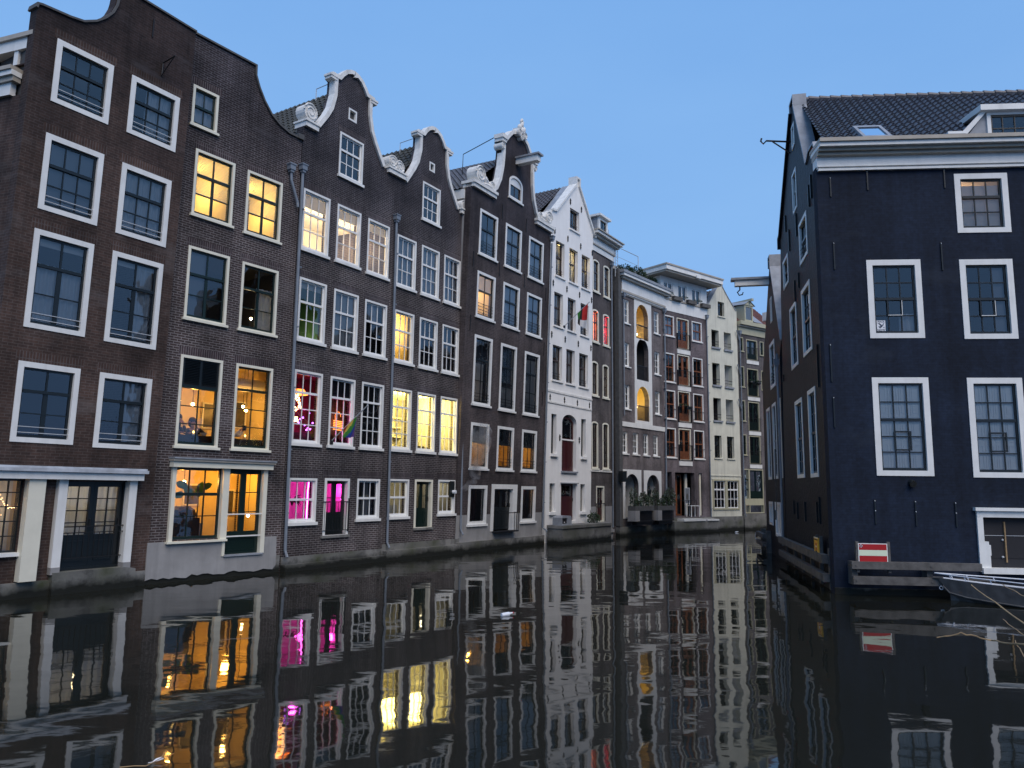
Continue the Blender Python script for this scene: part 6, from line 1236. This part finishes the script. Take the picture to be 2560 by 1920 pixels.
# ---------------------------------------------------------------- people in the cafe window
def person(H, label, hip, chest, head, elbows, hands, shirt, hairlen):
    e = thing_at(H, 'person', hip[0], hip[1], hip[2], label, 'person'); h = Vector(hip); rel = lambda q: Vector(q)-h
    def skin(name, verts, edges, mats, parent, lvl=1):
        me = bpy.data.meshes.new(name); me.from_pydata([tuple(v) for v, r in verts], edges, []); o = bpy.data.objects.new(name, me); COL.objects.link(o); o.parent = parent
        m = o.modifiers.new('Skin', 'SKIN'); o.modifiers.new('Subsurf', 'SUBSURF').levels = lvl; o.modifiers['Subsurf'].render_levels = lvl
        for sv, (v, r) in zip(me.skin_vertices[0].data, verts): sv.radius = (r, r)
        me.skin_vertices[0].data[0].use_root = True; me.materials.append(MATS[mats])
        dg = bpy.context.evaluated_depsgraph_get(); bpy.context.view_layer.update(); me2 = bpy.data.meshes.new_from_object(o.evaluated_get(dg)); o.modifiers.clear(); o.data = me2
        for p in me2.polygons: p.use_smooth = True
        return o
    c, hd = rel(chest), rel(head); ax = Vector((1, 0, 0)); nk = c+(hd-c)*.42
    V = [(Vector((0, 0, 0)), .15), (c*.55, .125), (c, .14), (nk, .05), (hd+Vector((0, 0, -.07)), .062), (hd, .088), (hd+Vector((0, 0, .085)), .06)]; E = [(0, 1), (1, 2), (2, 3), (3, 4), (4, 5), (5, 6)]
    sl = []
    for s, el, ha in ((-1, elbows[0], hands[0]), (1, elbows[1], hands[1])):
        el, ha = rel(el), rel(ha); sh = c+ax*s*.17+Vector((0, 0, .05)); k = len(V); d = (ha-el).normalized()
        V += [(sh, .058), (el, .042), (el+(ha-el)*.85, .028), (ha, .03)]; E += [(2, k), (k, k+1), (k+1, k+2), (k+2, k+3)]; sl.append((sh, el, el+(ha-el)*.8))
        sd = d.cross(Vector((0, 0, 1))).normalized() if abs(d.z) < .9 else ax
        for q in range(4):
            w = (q-1.5)*.017; l = (.065, .078, .074, .058)[q]; m = len(V); V += [(ha+d*.04+sd*w, .009), (ha+d*(.04+l*.55)+sd*w, .008), (ha+d*(.04+l)+sd*w+Vector((0, 0, -.015)), .007)]; E += [(k+3, m), (m, m+1), (m+1, m+2)]
        m = len(V); V += [(ha+sd*.035, .010), (ha+sd*.05+d*.045, .008)]; E += [(k+3, m), (m, m+1)]
        th = len(V); V += [(ax*s*.10+Vector((0, .32, .02)), .075), (ax*s*.10+Vector((0, .36, -.40)), .05), (ax*s*.10+Vector((0, .46, -.44)), .035)]; E += [(0, th), (th, th+1), (th+1, th+2)]
    body = skin('body', V, E, 'skin', e)
    SV = [(Vector((0, 0, .0)), .165), (c*.55, .145), (c, .158), (c+Vector((0, 0, .07)), .09)]; SE = [(0, 1), (1, 2), (2, 3)]
    for a, b_, d_ in sl: k = len(SV); SV += [(a, .072), (b_, .056), (d_, .042)]; SE += [(2, k), (k, k+1), (k+1, k+2)]
    skin('sweater', SV, SE, shirt, e)
    with P2(e, 'hair', ['hair'], True) as p:
        p.ball(hd+Vector((0, .025, .045)), .105, 0, 14, 9, (1.0, 1.0, .95)); p.ball(hd+Vector((0, .06, -.03)), .095, 0, 12, 8, (1, .8, 1.3))
        if hairlen: p.tube([tuple(hd+Vector((.05, .08, -.02))), tuple(hd+Vector((.07, .07, -.16))), tuple(hd+Vector((.06, .05, -.30)))], [.05, .045, .02], 8); p.tube([tuple(hd+Vector((-.05, .08, -.02))), tuple(hd+Vector((-.07, .07, -.16))), tuple(hd+Vector((-.06, .05, -.30)))], [.05, .045, .02], 8)
    with P2(e, 'face', ['hair', 'door_red', 'skin']) as p:
        for s in (-1, 1): p.ball(hd+Vector((s*.032, -.083, .012)), .009, 0, 6, 4); p.ball(hd+Vector((s*.09, .0, .0)), .022, 2, 6, 5, (.5, 1, 1.4))
        p.ball(hd+Vector((0, -.092, -.02)), .014, 2, 6, 5, (.8, 1.1, 1.3)); p.ball(hd+Vector((0, -.082, -.052)), .016, 1, 6, 4, (1.4, .5, .4))
    return e
person(H2, 'long haired person looking down, head propped on one hand, in the left cafe window', (1.02, .95, 3.50), (1.03, .85, 4.02), (1.06, .74, 4.34), ((.88, .62, 3.93), (1.24, .62, 3.93)), ((1.0, .48, 3.94), (1.14, .66, 4.22)), 'furniture', True)
person(H2, 'person in a dark sweater bending over the cafe table, chin on one hand', (1.62, .95, 3.48), (1.55, .82, 3.98), (1.46, .70, 4.27), ((1.34, .58, 3.93), (1.80, .62, 3.93)), ((1.24, .46, 3.94), (1.56, .64, 4.14)), 'jacket', False)
person(H2, 'person in a pale sweater holding up a dark phone in the right cafe window', (2.62, 1.0, 3.50), (2.66, .95, 4.0), (2.72, .90, 4.32), ((2.80, .7, 3.97), (2.98, .72, 3.97)), ((2.98, .62, 4.18), (3.08, .66, 4.18)), 'tshirt', True)
e = thing_at(H2, 'phone', 3.06, .60, 4.14, 'dark phone held up in the right cafe window', 'phone')
with P2(e, 'case', ['sashblack']) as p: p.box(-.06, .06, -.01, .01, 0, .15)
with P2(e, 'lens', ['rail']) as p: p.ball((.03, -.012, .12), .01, 0, 6, 4)
for k, (u, l) in enumerate(((1.33, 'small candle glowing in front of the two people'), (2.98, 'small candle glowing beside the pale sweater'))):
    e = thing_at(H2, 'candle', u, .42, 3.885, l, 'candle')
    with P2(e, 'holder', ['cream']) as p: p.tube([(0, 0, -.02), (0, 0, .05)], .03, 8)
    with P2(e, 'flame', ['flame']) as p: p.ball((0, 0, .085), .03, 0, 8, 6, (.8, .8, 1.2))
e = thing_at(H2, 'bowl', 1.62, .40, 3.885, 'white bowl on the cafe sill before the dark sweater', 'bowl')
with P2(e, 'bowl_body', ['white']) as p: p.tube([(0, 0, -.0), (0, 0, .04), (0, 0, .075)], [.04, .085, .10], 12)
e = thing_at(H2, 'rubber_plant', 1.80, .75, .52, 'broad leafed green plant in a blue grey pot behind the cafe shop window', 'plant')
with P2(e, 'pot', ['lead']) as p: p.tube([(0, 0, .55), (0, 0, .95)], [.16, .19], 12); p.box(-.25, .25, -.2, .2, 0, .55)
with P2(e, 'trunk', ['wood_old']) as p: p.tube([(0, 0, .9), (.02, 0, 1.5), (.0, .02, 1.95)], .02, 6)
MATS['bigleaf'] = paint('broad_leaf', (.08, .22, .05), .4, .2, 5)
with P2(e, 'leaves', ['bigleaf']) as p:
    for (x, z, a, l) in ((.0, 1.62, 1.3, .5), (-.1, 1.7, 2.6, .42), (-.3, 1.95, 2.9, .40), (.05, 1.9, .4, .35), (-.45, 1.75, 3.3, .35)):
        d = Vector((math.cos(a), 0, math.sin(a))); s = Vector((-d.z, 0, d.x))*l*.28; b0 = Vector((x, random.uniform(-.1, .1), z)); p.add([b0, b0+d*l*.35+s, b0+d*l*.75+s*.8, b0+d*l, b0+d*l*.75-s*.8, b0+d*l*.35-s], [(0, 1, 2, 3, 4, 5)])
# ---------------------------------------------------------------- steam from the vent
def smoke():
    pts = [((8.47, -.22, 2.38), .05), ((8.75, -.26, 2.45), .10), ((9.1, -.32, 2.62), .16), ((9.5, -.36, 2.95), .22), ((9.45, -.38, 3.4), .28), ((9.65, -.42, 3.9), .38), ((9.7, -.46, 4.4), .46), ((9.75, -.5, 4.9), .42), ((9.75, -.5, 5.2), .2)]
    e = MB(); Q = []; r = []
    for i in range(len(pts)-1):
        a, b = Vector(pts[i][0]), Vector(pts[i+1][0])
        for k in range(4): Q.append(a.lerp(b, k/4)); r.append(pts[i][1]*(1-k/4)+pts[i+1][1]*k/4)
    Q.append(Vector(pts[-1][0])); r.append(pts[-1][1]); Q = [q-Vector((4.45, 0, 0)) for q in Q]; e.tube(Q, r, 14)
    m = bpy.data.materials.new('steam'); m.use_nodes = True; t = m.node_tree; t.nodes.remove(t.nodes['Principled BSDF'])
    pv = N(t, 'ShaderNodeVolumePrincipled'); pv.inputs['Color'].default_value = (.9, .9, .9, 1); pv.inputs['Anisotropy'].default_value = .2
    tc = N(t, 'ShaderNodeTexCoord'); n = noise(t, 3.2, 4, tc.outputs['Object']); f = ramp(t, n.outputs[0], .42, .68)
    a = N(t, 'ShaderNodeMath', operation='MULTIPLY'); a.inputs[1].default_value = 2.6; t.links.new(f.outputs[0], a.inputs[0]); t.links.new(a.outputs[0], pv.inputs['Density'])
    t.links.new(pv.outputs[0], t.nodes['Material Output'].inputs['Volume']); MATS['steam'] = m
    o = e.build('steam', 'steam'); o.location = H4.e.location; o.rotation_euler = H4.e.rotation_euler; tag(o, 'thin pale plume of steam drifting up from the vent fan', 'steam', kind='stuff')
smoke()
for o in list(bpy.data.objects):
    if o.type == 'MESH' and o.name.startswith('tmp'): bpy.data.objects.remove(o)
